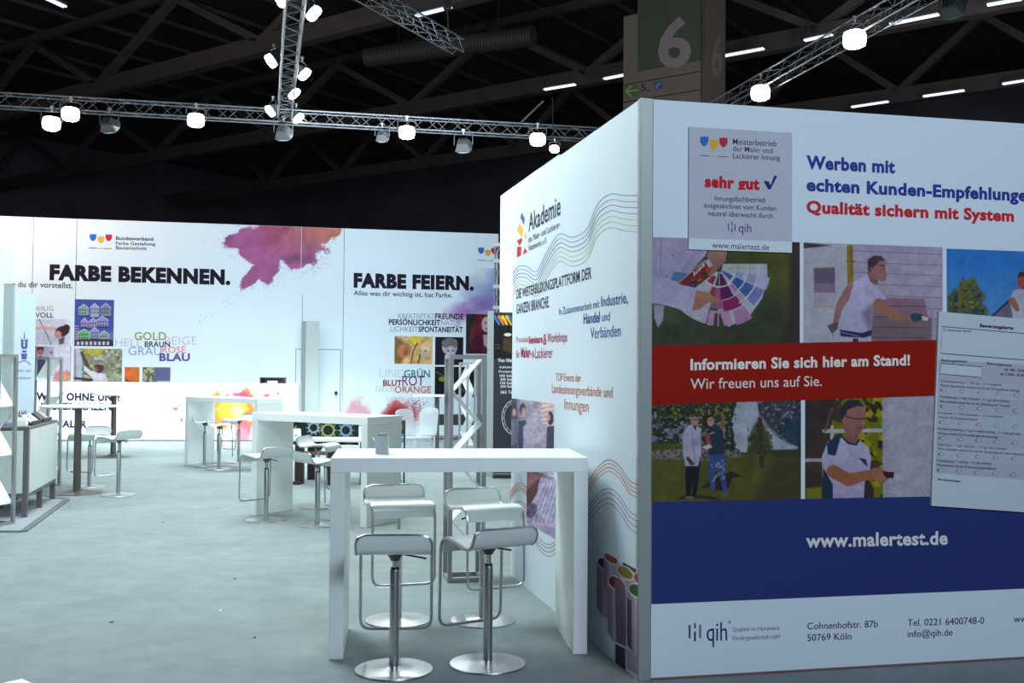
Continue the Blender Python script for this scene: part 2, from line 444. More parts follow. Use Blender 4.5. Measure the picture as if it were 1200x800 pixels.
# aluminium edge that closes wall A toward the visitor
e0 = PA.o; e1 = Vector((PB.x, PB.y, 0))
bm = bmesh.new(); prism(bm, [e0 - dirA * .004, e1 - dirA * .004, e1 + dirA * .05, e0 + dirA * .05], 0, HB + .004)
plabel(obj('edge_profile', bm, M_EDGE, wa, world=True, bevel=.002), 'grey green aluminium edge profile')
PBp = Plane(PB, dirB, ref=(150, 168, 192), step=.0006, k=.72)
wb = struct('wall_right', PB)
obj('panel', slab(PBp, 0.003, 3.6, 0, HB, .05), M_WALL, wb, world=True)
bm = bmesh.new(); prism(bm, [PB + dirB * .0 + Vector((0, 0, 0)), PB + dirB * 3.6, PB + dirB * 3.6 + PBp.n * .004, PB + PBp.n * .004], 0, .012)
obj('base_strip', bm, mat('base_strip_brown', (.18, .1, .1), .6), wb, world=True)

# ---- wall A print
AK = (45, 40, 60)
text(PA, 'Akademie', (619.6, 271.2), (657, 251.3), 21, AK, wa, .012)
text(PA, 'des Maler- und Lackierer-', (619.4, 284.5), (656.7, 266), 7.5, (75, 70, 95), wa)
text(PA, 'Handwerks e.V.', (619.6, 294), (641, 285), 7.5, (75, 70, 95), wa)
def q7(l): return [(590 + x / 7.27, 210 + y / 7.27) for x, y in l]
shape(PA, [q7([(145, 325), (157, 280), (183, 335), (175, 392)])], (70, 80, 170), wa, 'logo_mark')
shape(PA, [q7([(115, 440), (135, 375), (170, 420), (158, 498)]), q7([(180, 502), (190, 445), (199, 502)])], (205, 165, 60), wa, 'logo_mark')
shape(PA, [q7([(115, 520), (158, 500), (160, 530), (135, 568)]), q7([(117, 575), (155, 572), (148, 650), (115, 665)]), q7([(165, 640), (182, 582), (204, 620)])], (165, 45, 50), wa, 'logo_mark')
text(PA, 'DIE WEITERBILDUNGSPLATTFORM DER', (605.5, 350), (693.2, 326), 10.5, AK, wa, .012)
text(PA, 'GANZEN BRANCHE.', (605.3, 367.8), (643.8, 359.7), 11.5, AK, wa, .012)
BL = (72, 78, 150)
text(PA, 'In Zusammenarbeit mit', (655.2, 369), (702.6, 360.2), 8.5, BL, wa)
text(PA, 'Industrie,', (704.7, 359.4), (736, 354.6), 12.5, BL, wa, .008)
text(PA, 'Handel', (684, 379.3), (703, 377.2), 12, BL, wa, .02)
text(PA, 'und', (705.4, 376.3), (715, 375.3), 10.5, BL, wa)
text(PA, 'Verbänden', (692, 396.6), (727.5, 393.8), 13, BL, wa)
RD = (150, 50, 85)
text(PA, 'Praxisnahe', (605, 400.8), (619.8, 400.8), 7, (165, 110, 135), wa)
text(PA, 'Seminare', (619.8, 402.3), (636, 401.4), 8.5, RD, wa, .03)
text(PA, '&', (636.6, 404), (640.8, 403.7), 13, RD, wa, .01)
text(PA, 'Workshops', (641.4, 401.2), (665, 400.1), 11, RD, wa, .006)
text(PA, 'für', (605, 418.8), (609.3, 418.8), 9, RD, wa)
text(PA, 'Maler-', (610.6, 418.6), (623, 418.2), 11.5, RD, wa, .03)
text(PA, '&', (623.6, 418.8), (626.6, 418.7), 8, RD, wa)
text(PA, 'Lackierer', (627.2, 419.6), (647.8, 419.2), 12.5, RD, wa)
OR = (165, 98, 70)
text(PA, 'TOP-Events der', (651.6, 445.8), (681, 447.3), 9, OR, wa)
text(PA, 'Landesinnungsverbände und', (647, 460), (718, 466), 10.5, OR, wa)
text(PA, 'Innungen', (661.6, 479.2), (689.9, 482.6), 13, OR, wa)
WC = [(110, 130, 165), (120, 140, 170), (115, 95, 130), (100, 140, 150), (175, 180, 150), (160, 170, 140), (150, 165, 160)]
top = [(600.5, 321), (608, 312), (617, 312), (629, 318), (640, 297), (655, 274.5), (671, 278), (688, 268), (700, 240), (715, 227.5), (731, 229), (747.5, 229)]
for i, k in enumerate(WC):
    pts = [(x, y + i * (4.2 + (x - 600) / 148. * 3.0)) for x, y in top]
    stroke(PA, smooth_path(pts, 7), .8, k, wa, 'wave_line')
low = [(597, 578), (607, 566), (618, 572), (630, 603), (645, 612), (662, 592), (680, 570), (690, 562), (702, 546), (714, 538.5), (726, 546), (737, 562), (747.5, 568)]
off = [(0, (170, 70, 60)), (5, (175, 130, 90)), (10, (165, 75, 75)), (15, (170, 120, 100)), (37, (130, 130, 150)), (43, (120, 120, 145)), (50, (125, 100, 130)), (57, (130, 130, 150))]
for dy, k in off:
    pts = [(x, y + dy * (.55 + .45 * (x - 597) / 150.)) for x, y in low]
    stroke(PA, smooth_path(pts, 6), .8, k, wa, 'wave_line')
def ph_seminar(P):
    P.put(np.ones(P.X.shape), (150, 150, 175)); P.tex(9, .25, 3)
    P.poly([(597, 466), (606, 466), (606, 560), (597, 560)], (75, 75, 90)); P.poly([(606, 466), (609, 466), (609, 560), (606, 560)], (120, 130, 160))
    P.poly([(634, 466), (652, 466), (652, 500), (634, 495)], (190, 180, 185)); 
    for i in range(5): P.line([(634, 474 + i * 5), (650, 469 + i * 6)], 1, (150, 120, 120))
    P.ell(602, 478, 3.2, 6, (55, 45, 50)); P.ell(602.6, 483, 2.2, 4.5, (180, 150, 150)); P.poly([(598, 492), (606, 490), (608, 520), (597, 522)], (110, 110, 140))
    P.ell(612.5, 479, 3.4, 6.5, (70, 50, 55)); P.ell(613.6, 483, 2.3, 5.5, (185, 150, 150)); P.poly([(608, 493), (616, 492), (620, 528), (607, 528)], (60, 75, 120))
    P.poly([(613, 500), (622, 492), (626, 524), (613, 526)], (165, 160, 190))
    P.ell(645, 490, 3.5, 8, (45, 35, 45)); P.ell(643, 489, 2, 4.5, (165, 135, 140)); P.poly([(641, 500), (652, 498), (652, 530), (640, 530)], (55, 60, 85))
    P.tex(2.5, .15, 8)
picture(PA, 599.6, 466.5, 649.5, 545, ph_seminar, wa, 'small printed photo of people at a seminar', ppp=1.6)
def ph_hand(P):
    P.put(np.ones(P.X.shape), (150, 150, 185)); P.poly([(616, 540), (640, 540), (632, 565), (617, 580)], (120, 80, 90)); P.poly([(617, 575), (632, 560), (628, 590), (617, 594)], (85, 50, 60))
    P.poly([(640, 560), (655, 545), (660, 620), (616, 612), (622, 590)], (165, 165, 200))
    for i in range(6): P.line([(622 + i * 5, 612), (640 + i * 4, 565)], 1, (110, 110, 150))
    P.ell(623, 598, 6, 9, (90, 80, 120), .4); P.tex(4, .2, 5)
picture(PA, 617.6, 548, 662, 612, ph_hand, wa, 'small printed photo of a hand on cloth', bg=(150, 150, 185), ppp=1.6)
def can(P, cx, cy, rx, ry, bot, colr, rot=.62):
    P.poly([(cx - rx * .92, cy - 3), (cx + rx * .95, cy + 4), (cx + rx * .95, bot), (cx - rx * .3, bot - 3), (cx - rx * .92, bot - 14)], (120, 115, 140), col2=(165, 160, 185), vert=False)
    P.poly([(cx - rx * .3, cy + 3), (cx + rx * .1, cy + 5), (cx + rx * .1, bot - 2), (cx - rx * .3, bot - 5)], (160, 155, 175), a=.7)
    P.ell(cx, cy, rx * 1.0, ry * 1.0, (195, 195, 205), rot); P.ell(cx - .3, cy - .3, rx * .86, ry * .78, colr, rot)
def ph_cans(P):
    can(P, 709, 661, 10.5, 6.5, 725, (28, 34, 105)); can(P, 716.5, 654.5, 10, 5.5, 700, (125, 65, 45))
    can(P, 738, 664.5, 11, 6.5, 720, (44, 60, 92)); can(P, 733, 671, 12, 7, 745, (112, 106, 26))
    can(P, 750, 678, 9, 7, 760, (125, 70, 70)); can(P, 722, 683, 11, 8, 754, (98, 34, 40))
    P.poly([(720, 676), (733, 684), (734, 758), (722, 752)], (125, 95, 110), col2=(90, 80, 105)); P.line([(722, 676), (730, 678), (734.5, 692)], 1.3, (195, 190, 200))
    can(P, 746, 692, 11, 8, 770, (40, 92, 34)); P.poly([(735, 700), (740, 704), (740, 762), (735, 756)], (55, 50, 85))
    P.poly([(721, 754), (733, 760), (733, 786), (721, 776)], (50, 38, 62)); P.poly([(734, 758), (748.5, 770), (748.5, 792), (734, 782)], (150, 140, 165))
    P.tex(5, .06, 2)
wc = (186, 212, 228)
picture(PA, 696, 640, 747.6, 775, ph_cans, wa, 'print of open paint cans in many colours', bg=wc, ppp=1.5, layer=1)

# ---- wall B print
NB = (50, 58, 165); RB = (200, 36, 52)
text(PBp, 'Werben mit', (945, 197), (1048.7, 202.5), 14.6, NB, wb, .04)
text(PBp, 'echten Kunden-Empfehlungen', (945, 223), (1213, 235.8), 14, NB, wb, .04)
text(PBp, 'Qualität sichern mit System', (945, 248.7), (1188, 259.2), 13.4, RB, wb, .04)
def ph_fan(P):
    P.put(np.ones(P.X.shape), (52, 62, 48)); P.poly([(840, 270), (945, 270), (945, 360), (900, 330), (855, 300)], (72, 78, 28), soft=40); P.tex(30, .3, 1); P.tex(5, .12, 4)
    P.poly([(925, 270), (940, 270), (940, 410), (925, 410)], (50, 45, 48), soft=8)
    # coat
    P.poly([(760, 275), (838, 275), (826, 300), (806, 322), (795, 334), (775, 330), (760, 326)], (160, 155, 200), col2=(140, 140, 190))
    P.line([(775, 280), (774, 318)], 1, (115, 110, 160)); P.line([(821, 294), (812, 300), (800, 318)], 1, (115, 110, 160)); P.ell(789, 299, 1, 1, (90, 85, 130)); P.ell(781, 324, 1, 1, (90, 85, 130))
    P.poly([(790, 318), (806, 320), (798, 330), (786, 328)], (75, 110, 165))
    # fan deck
    cx, cy = 843, 315
    def sect(r0, r1, a0, a1, col):
        n = 8; A = [math.radians(a0 + (a1 - a0) * i / n) for i in range(n + 1)]
        P.poly([(cx + r1 * math.cos(a), cy + r1 * math.sin(a)) for a in A] + [(cx + r0 * math.cos(a), cy + r0 * math.sin(a)) for a in A[::-1]], col, soft=.6)
    sect(4, 66, 104, 142, (165, 165, 195)); sect(3, 59, 68, 92, (168, 158, 195))
    P.poly([(cx + 4, cy - 6), (899, 309), (899.5, 328), (893, 350), (880, 368), (862, 379), (853, 383), (cx, cy + 14)], (160, 170, 200))
    sect(10, 20, 112, 135, (140, 35, 60)); sect(21, 35, 100, 112, (140, 45, 75)); sect(21, 38, 84, 100, (140, 85, 130)); sect(38, 47, 84, 104, (135, 90, 130))
    sect(49, 67, 76, 103, (165, 130, 180)); sect(6, 36, 62, 88, (80, 20, 85)); sect(37, 50, 58, 84, (125, 25, 90)); sect(52, 69, 56, 73, (155, 120, 170)); sect(52, 72, 92, 96, (52, 62, 48))
    P.poly([(844, 367), (849, 382), (846, 383.5), (842.5, 383), (842.5, 367)], (52, 60, 44))
    for r0, r1, c in ((4, 18, (50, 90, 160)), (21, 32, (45, 80, 160)), (34, 45, (60, 90, 175)), (47, 58, (105, 115, 185))): sect(r0, r1, 26, 47, c)
    for r0, r1, c in ((20, 29, (130, 140, 200)), (32, 44, (145, 150, 200)), (46, 60, (165, 168, 215))): sect(r0, r1, 10, 24, c)
    for r0, r1, c in ((8, 16, (150, 165, 60)), (19, 30, (150, 175, 120)), (33, 42, (150, 165, 170))): sect(r0, r1, -6, 0, c)
    for r0, r1, c in ((20, 34, (150, 120, 160)), (37, 48, (155, 140, 175))): sect(r0, r1, 49, 58, c)
    for r in (19, 33, 46): P.line([(cx + r * math.cos(math.radians(a)), cy + r * math.sin(math.radians(a))) for a in range(-6, 62, 6)], 1, (190, 195, 220))
    P.line([(cx + 21 * math.cos(math.radians(a)), cy + 21 * math.sin(math.radians(a))) for a in range(50, 142, 8)], 1.6, (190, 190, 215))
    # closed deck cover with letters
    P.poly([(793, 332), (829, 303), (838, 312), (812, 338)], (115, 30, 40)); P.tex(3, .0, 1); P.blotch(5, .55, (55, 35, 70), 9, [(793, 332), (829, 303), (838, 312), (812, 338)]); P.blotch(4, .6, (190, 70, 40), 19, [(793, 332), (829, 303), (838, 312), (812, 338)])
    P.poly([(826, 306), (834, 301), (840, 308), (831, 314)], (160, 170, 190)); P.line([(793, 333), (826, 305)], 1, (170, 165, 160))
    # hands and sleeves
    P.poly([(832, 292), (852, 293), (850, 306), (838, 318), (832, 325), (829, 321), (836, 311), (828, 300)], (150, 114, 114), col2=(126, 90, 78))
    P.poly([(758, 323), (782, 326), (800, 334), (815, 337), (818, 348), (812, 364), (802, 364), (782, 358), (758, 354)], (150, 155, 205), col2=(165, 165, 210))
    P.poly([(816, 340), (828, 342), (843, 351), (843.5, 355), (830, 354), (820, 362), (811, 364)], (162, 114, 102), col2=(144, 102, 90))
    P.poly([(766, 357), (778, 358), (777, 375), (771, 384), (767, 372)], (150, 155, 190))
picture(PBp, 762.8, 277.5, 937.2, 407, ph_fan, wb, 'printed photo of hands holding a fanned colour deck', ppp=1.5)
tx = text(PBp, 'scala', (812.5, 324), (826, 310.5), 6, (190, 190, 205), wb, .03, layer=3)
def ph_plaster(P):
    P.put(np.ones(P.X.shape), (160, 155, 195)); P.tex(20, .06, 2)
    P.poly([(940, 280), (995, 280), (995, 410), (940, 410)], (165, 172, 198)); P.tex(8, .04, 6)
    P.poly([(940, 284), (975, 287.5), (942, 291)], (62, 60, 70))
    for y in (294, 307, 319, 332, 345, 358, 370, 383, 395): P.line([(1002, y), (1104, y + 4.0)], .9, (110, 98, 130), a=.8)
    P.poly([(1020, 348), (1083, 350), (1088, 375), (1020, 372)], (135, 105, 135), soft=2); P.poly([(1020, 370), (1092, 372), (1092, 402), (1018, 404)], (115, 98, 118), soft=4)
    for y in (358, 371, 383, 395): P.line([(1022, y), (1086, y + 1)], .9, (80, 62, 85))
    P.poly([(953.5, 314), (978.5, 313), (978.5, 343), (954.5, 343)], (98, 88, 122)); P.poly([(954.5, 332), (978.5, 332), (978.5, 343), (954.5, 343)], (125, 108, 142)); P.poly([(955, 343), (978.5, 343), (978.5, 359), (956, 360)], (160, 155, 190)); P.line([(953, 314), (978, 313.3)], 1.1, (140, 130, 90)); P.line([(957, 359), (978, 360)], 1.2, (165, 150, 90)); P.line([(953.5, 314), (955, 360)], .8, (140, 130, 110))
    P.poly([(992.5, 287), (999, 287), (1000, 330), (993, 334)], (135, 115, 30)); P.line([(998, 288), (999, 325)], 1.2, (95, 75, 25)); P.line([(992, 306), (1001, 306)], 2.2, (120, 100, 30))
    # arm behind, body, head, arm forward
    P.limb([(997, 338), (984, 358), (979, 378)], [12, 9, 6], (146, 105, 114)); P.poly([(969.5, 382), (977, 378), (983, 377), (981, 386), (975, 391)], (85, 80, 100)); P.line([(976, 390), (976, 396)], 1, (120, 120, 130))
    P.poly([(1001, 330), (1015, 322), (1020, 331), (1028, 336), (1040, 350), (1028, 352), (1023, 357), (1022, 378), (1020, 402), (980, 402), (984, 384), (993, 358)], (178, 178, 225), col2=(160, 160, 212))
    P.poly([(1026, 355), (1023, 360), (1022, 380), (1019, 390), (1010, 365)], (125, 120, 150), soft=7)
    P.poly([(1016, 318), (1030, 324), (1028, 334), (1020, 330)], (126, 90, 96))
    P.ell(1027.5, 313, 10.2, 14, (146, 105, 110)); P.ell(1034, 322, 5, 8, (144, 102, 105)); P.poly([(1017, 316), (1017, 304), (1024, 299.5), (1033, 300), (1038, 306), (1031, 305), (1026, 311), (1021, 315), (1020, 320)], (62, 52, 60), soft=1.5)
    P.line([(1030, 310.5), (1036, 311.5)], 1, (55, 40, 48)); P.line([(1029, 322), (1035, 321)], 1, (150, 120, 130)); P.ell(1036, 315, 1, 3, (120, 84, 90)); P.ell(1020.5, 315, 1.4, 2.8, (126, 84, 84))
    P.limb([(1030, 356), (1047, 370), (1068, 373)], [13, 9.5, 6], (150, 105, 93)); P.poly([(1066, 369), (1072, 366.5), (1080, 368), (1084, 372), (1078, 376), (1070, 377)], (35, 70, 90)); P.poly([(1080, 370), (1088, 372), (1087, 376), (1081, 375)], (190, 195, 215))
    P.poly([(984, 386), (1010, 390), (1022, 386), (1021, 393), (1008, 397), (985, 394)], (38, 45, 90)); P.line([(985, 389), (1007, 394)], 1, (120, 130, 170)); P.poly([(981, 394), (1021, 396), (1021, 404), (980, 404)], (168, 165, 210)); P.poly([(1000, 396), (1006, 397), (1006, 402), (999, 402)], (45, 45, 80))
picture(PBp, 941.6, 283.8, 1104.4, 405, ph_plaster, wb, 'printed photo of a man in white t-shirt painting a boarded house', ppp=1.5)
def ph_roof(P):
    P.put(np.ones(P.X.shape), (42, 118, 215)); P.poly([(1100, 330), (1230, 330), (1230, 400), (1100, 400)], (70, 135, 215), soft=50)
    R = [(1110, 400), (1111, 347), (1118, 338), (1122, 340), (1128, 325), (1133, 330), (1139, 324.5), (1143, 327), (1145, 333), (1150, 342), (1155, 347), (1150, 355), (1158, 362), (1155, 400)]
    P.poly(R, (70, 88, 70), soft=3); P.blotch(5, .5, (105, 105, 45), 3, R); P.blotch(4, .6, (30, 60, 95), 8, R); P.blotch(6, .72, (135, 130, 55), 5, R)
    P.poly([(1161, 372), (1190, 344), (1240, 330), (1240, 400), (1150, 400)], (80, 90, 120), col2=(110, 115, 140)); P.line([(1161, 372), (1190, 345)], 2, (30, 32, 50))
    P.poly([(1183, 352), (1187, 340), (1200, 338), (1225, 345), (1225, 400), (1190, 400), (1186, 366)], (170, 175, 210)); P.limb([(1186, 352), (1192, 362)], [8, 6], (150, 102, 90)); P.ell(1199, 330, 7, 9, (150, 75, 70)); P.poly([(1192, 326), (1194, 319), (1202, 318), (1206, 326), (1198, 323)], (70, 40, 40))
picture(PBp, 1109.2, 291.2, 1228, 405, ph_roof, wb, 'printed photo of a fir tree and roofer under blue sky', ppp=1.3)
def ph_garden(P):
    P.put(np.ones(P.X.shape), (78, 82, 38)); P.poly([(760, 460), (942, 460), (942, 530), (760, 536)], (45, 58, 48), soft=2); P.tex(22, .2, 6)
    P.poly([(863, 470), (892, 468), (938, 470), (935, 529), (862, 530), (852, 515)], (150, 165, 195), soft=2)
    T = [(760, 460), (863, 460), (863, 490), (858, 500), (866, 530), (760, 526)]
    P.poly([(763, 497), (850, 496), (850, 515), (763, 517)], (110, 110, 145), soft=3)
    P.blotch(6, .47, (42, 55, 40), 11, T); P.blotch(4, .56, (95, 105, 35), 12, [(760, 460), (863, 460), (863, 485), (760, 492)]); P.blotch(3, .62, (25, 32, 38), 13, T); P.blotch(3, .68, (150, 150, 170), 14, T)
    P.poly([(763, 520), (800, 519), (800, 529), (763, 530)], (65, 78, 35)); 
    W = [(760, 528), (800, 526), (868, 527), (868, 535), (820, 540), (760, 537)]
    P.poly(W, (118, 110, 118)); P.blotch(2.6, .52, (70, 65, 72), 15, W)
    # pine and dark tree, trunk
    P.blotch(5, .4, (50, 62, 42), 21, [(890, 488), (898, 505), (905, 535), (875, 532), (878, 512)]); P.poly([(880, 505), (890, 490), (902, 510), (906, 532), (876, 532)], (50, 60, 45), soft=5, a=.8); P.blotch(3, .5, (75, 82, 40), 22, [(876, 500), (905, 500), (906, 534), (876, 534)])
    D = [(887, 466), (940, 466), (940, 524), (926, 520), (912, 512), (900, 500), (890, 486)]
    P.poly(D, (55, 62, 78), soft=4, a=.75); P.blotch(5, .5, (38, 50, 70), 23, D); P.blotch(3, .6, (105, 112, 135), 24, D); P.poly([(920, 495), (938, 490), (938, 520), (922, 518)], (35, 62, 88), soft=3)
    P.poly([(888, 488), (893, 490), (894, 530), (896, 548), (890, 550), (889, 525)], (62, 50, 48)); P.line([(893, 540), (900, 528), (940, 530)], 1.2, (40, 42, 42)); P.poly([(905, 527), (940, 526), (940, 536), (908, 536)], (48, 52, 38), soft=2)
    P.tex(12, .1, 30)
    P.poly([(905, 535), (942, 535), (942, 590), (880, 590)], (58, 62, 38), soft=14)
    # shadows of the figures printed in the photo
    P.poly([(820, 572), (846, 556), (858, 552), (870, 558), (858, 560), (852, 575), (838, 574), (832, 570)], (34, 38, 36)); P.poly([(790, 586), (806, 578), (838, 582), (846, 586), (812, 584)], (45, 50, 34))
    # man in white coat
    P.poly([(804, 545), (821, 535), (819, 560), (816, 580), (811, 581), (812, 560), (809, 581), (804, 580), (803, 560)], (22, 24, 46)); P.ell(808, 583, 5, 2, (110, 90, 100))
    P.poly([(801, 506), (807, 498), (814, 497), (822, 502), (822, 530), (818, 546), (803, 546), (800, 525)], (160, 165, 205)); P.line([(811, 500), (815, 546)], .8, (110, 110, 150)); P.line([(821, 505), (822, 536)], .8, (110, 110, 150)); P.poly([(810, 515), (818, 515), (818, 522), (810, 522)], (140, 140, 180))
    P.limb([(802, 510), (803, 525), (808, 537)], [6, 5, 4], (160, 162, 200)); P.limb([(806, 537), (811, 543)], [4, 5], (70, 55, 65)); P.poly([(811, 497), (815, 505), (817, 498)], (60, 55, 75))
    P.ell(814.3, 492, 4.4, 6.8, (162, 120, 120)); P.poly([(810, 490), (810.5, 485), (815, 483.5), (819, 486), (818.5, 490), (814, 487)], (70, 60, 60)); P.line([(812, 491.5), (818, 491.5)], .9, (50, 45, 60)); P.line([(813, 496.5), (816, 496.3)], .8, (165, 140, 140))
    # man in blue, with dark hair
    P.poly([(830, 532), (849, 530), (850, 545), (850, 560), (853, 575), (848, 577), (843, 558), (839, 545), (838, 560), (838, 574), (833, 573), (830, 555)], (50, 75, 140)); P.blotch(3, .58, (120, 140, 190), 33, [(832, 545), (848, 535), (850, 560), (834, 570)]); P.ell(850, 579, 4, 1.6, (90, 85, 80))
    P.poly([(828, 506), (834, 500), (846, 497), (849, 490), (850, 484), (847, 500), (848, 532), (831, 533), (828, 520)], (32, 52, 72)); P.limb([(846, 500), (848, 490), (846, 484)], [6, 4, 3], (126, 90, 72)); P.line([(832, 508), (837, 506.5)], 1, (170, 175, 190))
    P.ell(830.5, 494, 5, 8, (45, 32, 38)); P.ell(832.8, 493.8, 4.2, 5.8, (168, 120, 120)); P.poly([(827, 490), (830, 486), (836, 487), (831, 489)], (45, 32, 38)); P.line([(831.5, 497), (835, 496)], 1, (195, 180, 185)); P.line([(831, 492), (835, 491.6)], .7, (50, 35, 40))
    P.limb([(829, 510), (830, 518), (832, 521)], [5, 4.5, 4], (144, 72, 54)); P.poly([(822, 524), (831, 520), (835, 524), (828, 526.5)], (185, 180, 195)); P.line([(822, 516), (824, 520)], 2, (130, 100, 130))
picture(PBp, 763.2, 462, 938.6, 588.2, ph_garden, wb, 'printed photo of two people standing in a garden', ppp=1.6)
def ph_sander(P):
    P.put(np.ones(P.X.shape), (58, 45, 45)); P.tex(14, .35, 4)
    P.blotch(14, .5, (105, 112, 20), 5, [(975, 465), (1036, 460), (1036, 590), (975, 590)]); P.blotch(9, .62, (140, 142, 25), 6, [(1000, 465), (1036, 460), (1036, 590), (1000, 590)]); P.poly([(944, 572), (965, 570), (965, 590), (944, 590)], (110, 115, 30), soft=4)
    P.line([(966, 505), (1035, 504)], 4.5, (165, 168, 190)); P.line([(975, 500), (975, 520)], 4, (165, 168, 190)); P.line([(943, 539), (965, 539)], 4, (150, 155, 185)); P.line([(967, 505), (975, 478)], 2.5, (85, 75, 75))
    P.poly([(1034.6, 455), (1100, 455), (1100, 592), (1035, 592)], (160, 165, 195), soft=1); P.poly([(1034, 455), (1040, 455), (1041, 592), (1035, 592)], (150, 155, 185), soft=3)
    P.poly([(986, 484), (988, 474), (997, 469), (1008, 470), (1014, 477), (1015, 486), (1013, 500), (1007, 510), (1005, 522), (990, 518), (991, 508), (987, 498)], (150, 105, 105), col2=(126, 84, 86))
    P.poly([(985.5, 490), (985.5, 476), (993, 469), (1006, 468.5), (1013, 476), (1004, 476), (993, 480), (989, 492)], (42, 44, 62), soft=1.2); P.ell(990, 491, 1.8, 4, (156, 102, 98)); P.line([(991, 488), (1003, 491), (1015, 490)], 1.2, (40, 38, 50)); P.line([(1004, 502), (1010, 501)], 1, (70, 40, 48)); P.ell(1012, 495, 1.6, 3, (156, 110, 108))
    P.poly([(985, 511), (994, 519), (1004, 521), (1008, 516), (1018, 524), (1021, 538), (1019, 552), (1015, 570), (1013, 585), (976, 585), (975, 567), (964, 560), (963, 535), (970, 518)], (172, 175, 215), col2=(155, 150, 200))
    P.poly([(978, 511), (986, 510), (983, 520), (979, 534), (970, 532), (969, 520)], (30, 52, 88)); P.line([(986, 511), (994, 519), (1003, 521), (1007, 515)], 2, (30, 42, 70)); P.poly([(1006, 536), (1015, 538), (1017, 548)], (38, 50, 95)); P.poly([(965, 548), (976, 568), (976, 590), (962, 590)], (28, 48, 75)); P.poly([(1014, 556), (1024, 572), (1024, 590), (1012, 590)], (50, 40, 50))
    P.limb([(976, 552), (994, 562), (1015, 557), (1030, 552)], [15, 15, 11, 8], (146, 93, 74)); P.poly([(1019, 550), (1029, 547), (1037, 551), (1044, 558), (1036, 566), (1024, 563)], (150, 102, 86)); P.poly([(1034, 552), (1048, 553), (1047, 560), (1038, 560)], (60, 25, 52)); P.tex(4, .05, 9)
picture(PBp, 943.4, 460, 1098, 586.4, ph_sander, wb, 'printed photo of a man with glasses working on a white wall', ppp=1.5)
o = shape(PBp, [[(763, 405), (1240, 395.5), (1240, 459), (763, 474.3)]], (143, 21, 12), wb, 'printed_band', 4); plabel(o, 'red printed band')
u0, zt = PBp.uz(762.6, 588.0); u1 = 3.59; _, zb = PBp.uz(762.6, 707.6)
bm = bmesh.new(); vs = [bm.verts.new(PBp.pt(u, z, 3)) for u, z in ((.004, zb), (u1, zb), (u1, zt), (.004, zt))]; bm.faces.new(vs)
plabel(obj('printed_band', bm, ink_mat(PBp.col((38, 54, 126))), wb, world=True), 'dark blue printed band')
text(PBp, 'Informieren Sie sich hier am Stand!', (808.8, 433.2), (1066, 427.4), 12.4, (225, 232, 248), wb, .035, layer=6)
text(PBp, 'Wir freuen uns auf Sie.', (808.8, 455.8), (962.8, 452), 12.4, (220, 228, 245), wb, 0.004, layer=6)
text(PBp, 'www.malertest.de', (944, 640.8), (1110, 637.2), 15.5, (215, 228, 250), wb, .03, layer=6)
text(PBp, 'qih', (828, 750.5), (852, 750), 22, (62, 45, 115), wb, .0, layer=3)
text(PBp, '®', (853.5, 730.5), (856.5, 730.4), 3.4, (62, 45, 115), wb, 0, layer=3)
for x, a, b_, k in ((808, 732, 747.5, (70, 60, 120)), (814.3, 729.5, 736, (105, 100, 150)), (814.3, 739.5, 751, (70, 60, 120)), (820.4, 731.5, 747, (105, 100, 150))): shape(PBp, [[(x - 1.1, a), (x + 1.1, a), (x + 1.1, b_), (x - 1.1, b_)]], k, wb, 'logo_bar', 3)
text(PBp, 'Qualität im Handwerk', (858.5, 739.6), (913.5, 737.8), 5.0, (120, 125, 150), wb)
text(PBp, 'Fördergesellschaft mbH', (858.5, 749.8), (914, 747.6), 5.0, (120, 125, 150), wb)
DK = (48, 42, 62)
text(PBp, 'Cohnenhofstr. 87b', (946, 737.2), (1028.6, 734.3), 8, DK, wb)
text(PBp, '50769 Köln', (946, 750.8), (997.5, 748.7), 8, DK, wb)
text(PBp, 'Tel. 0221 6400748-0', (1063.5, 733.2), (1153, 730.2), 8, DK, wb)
text(PBp, 'info@qih.de', (1063.5, 746.3), (1116, 744.2), 8, DK, wb)
text(PBp, 'www.qih.de', (1188, 728.8), (1238, 727.2), 8, DK, wb)
# plaque: thin grey board with white foot, standing proud of the wall
pq = PBp; u0, zt = pq.uz(806.6, 149); u1, _ = pq.uz(927, 156); _, zb = pq.uz(807, 292.3); _, zs = pq.uz(807, 279.3)
pt = thing('certificate_plaque', 'silver grey quality plaque with red sehr gut lettering on the right wall', 'sign', pq.pt((u0 + u1) / 2, zb))
def board(pl, u0, u1, z0, z1, a, b_, col, name, parent):
    bm = bmesh.new(); v = []
    for k in (a, b_):
        for u, z in ((u0, z0), (u1, z0), (u1, z1), (u0, z1)): v.append(bm.verts.new(pl.o + pl.u * u + Vector((0, 0, z)) + pl.n * k))
    for f in ((0, 1, 2, 3), (7, 6, 5, 4), (0, 4, 5, 1), (1, 5, 6, 2), (2, 6, 7, 3), (3, 7, 4, 0)): bm.faces.new([v[i] for i in f])
    return obj(name, bm, ink_mat(pl.col(col)), parent, world=True)
board(pq, u0, u1, zs, zt, .0012, .012, (180, 194, 226), 'board', pt)
plabel(board(pq, u0, u1, zb, zs, .0012, .012, (205, 228, 255), 'foot_strip', pt), 'white foot strip')
PQ = Plane(PBp.o + PBp.n * .012, PBp.u, ref=PBp.ref, k=.72)
TD = (55, 52, 72)
text(PQ, 'Meisterbetrieb', (858.8, 169), (910, 171.5), 6.8, TD, pt, .004, 1); text(PQ, 'der Maler und', (858.8, 177), (905.5, 179.3), 6.2, TD, pt, .002, 1); text(PQ, 'Lackierer Innung', (858.8, 185.5), (914, 188), 6.4, TD, pt, .004, 1)
text(PQ, 'sehr gut', (825.8, 218.5), (890, 221.8), 12.6, (190, 28, 45), pt, .055, 1)
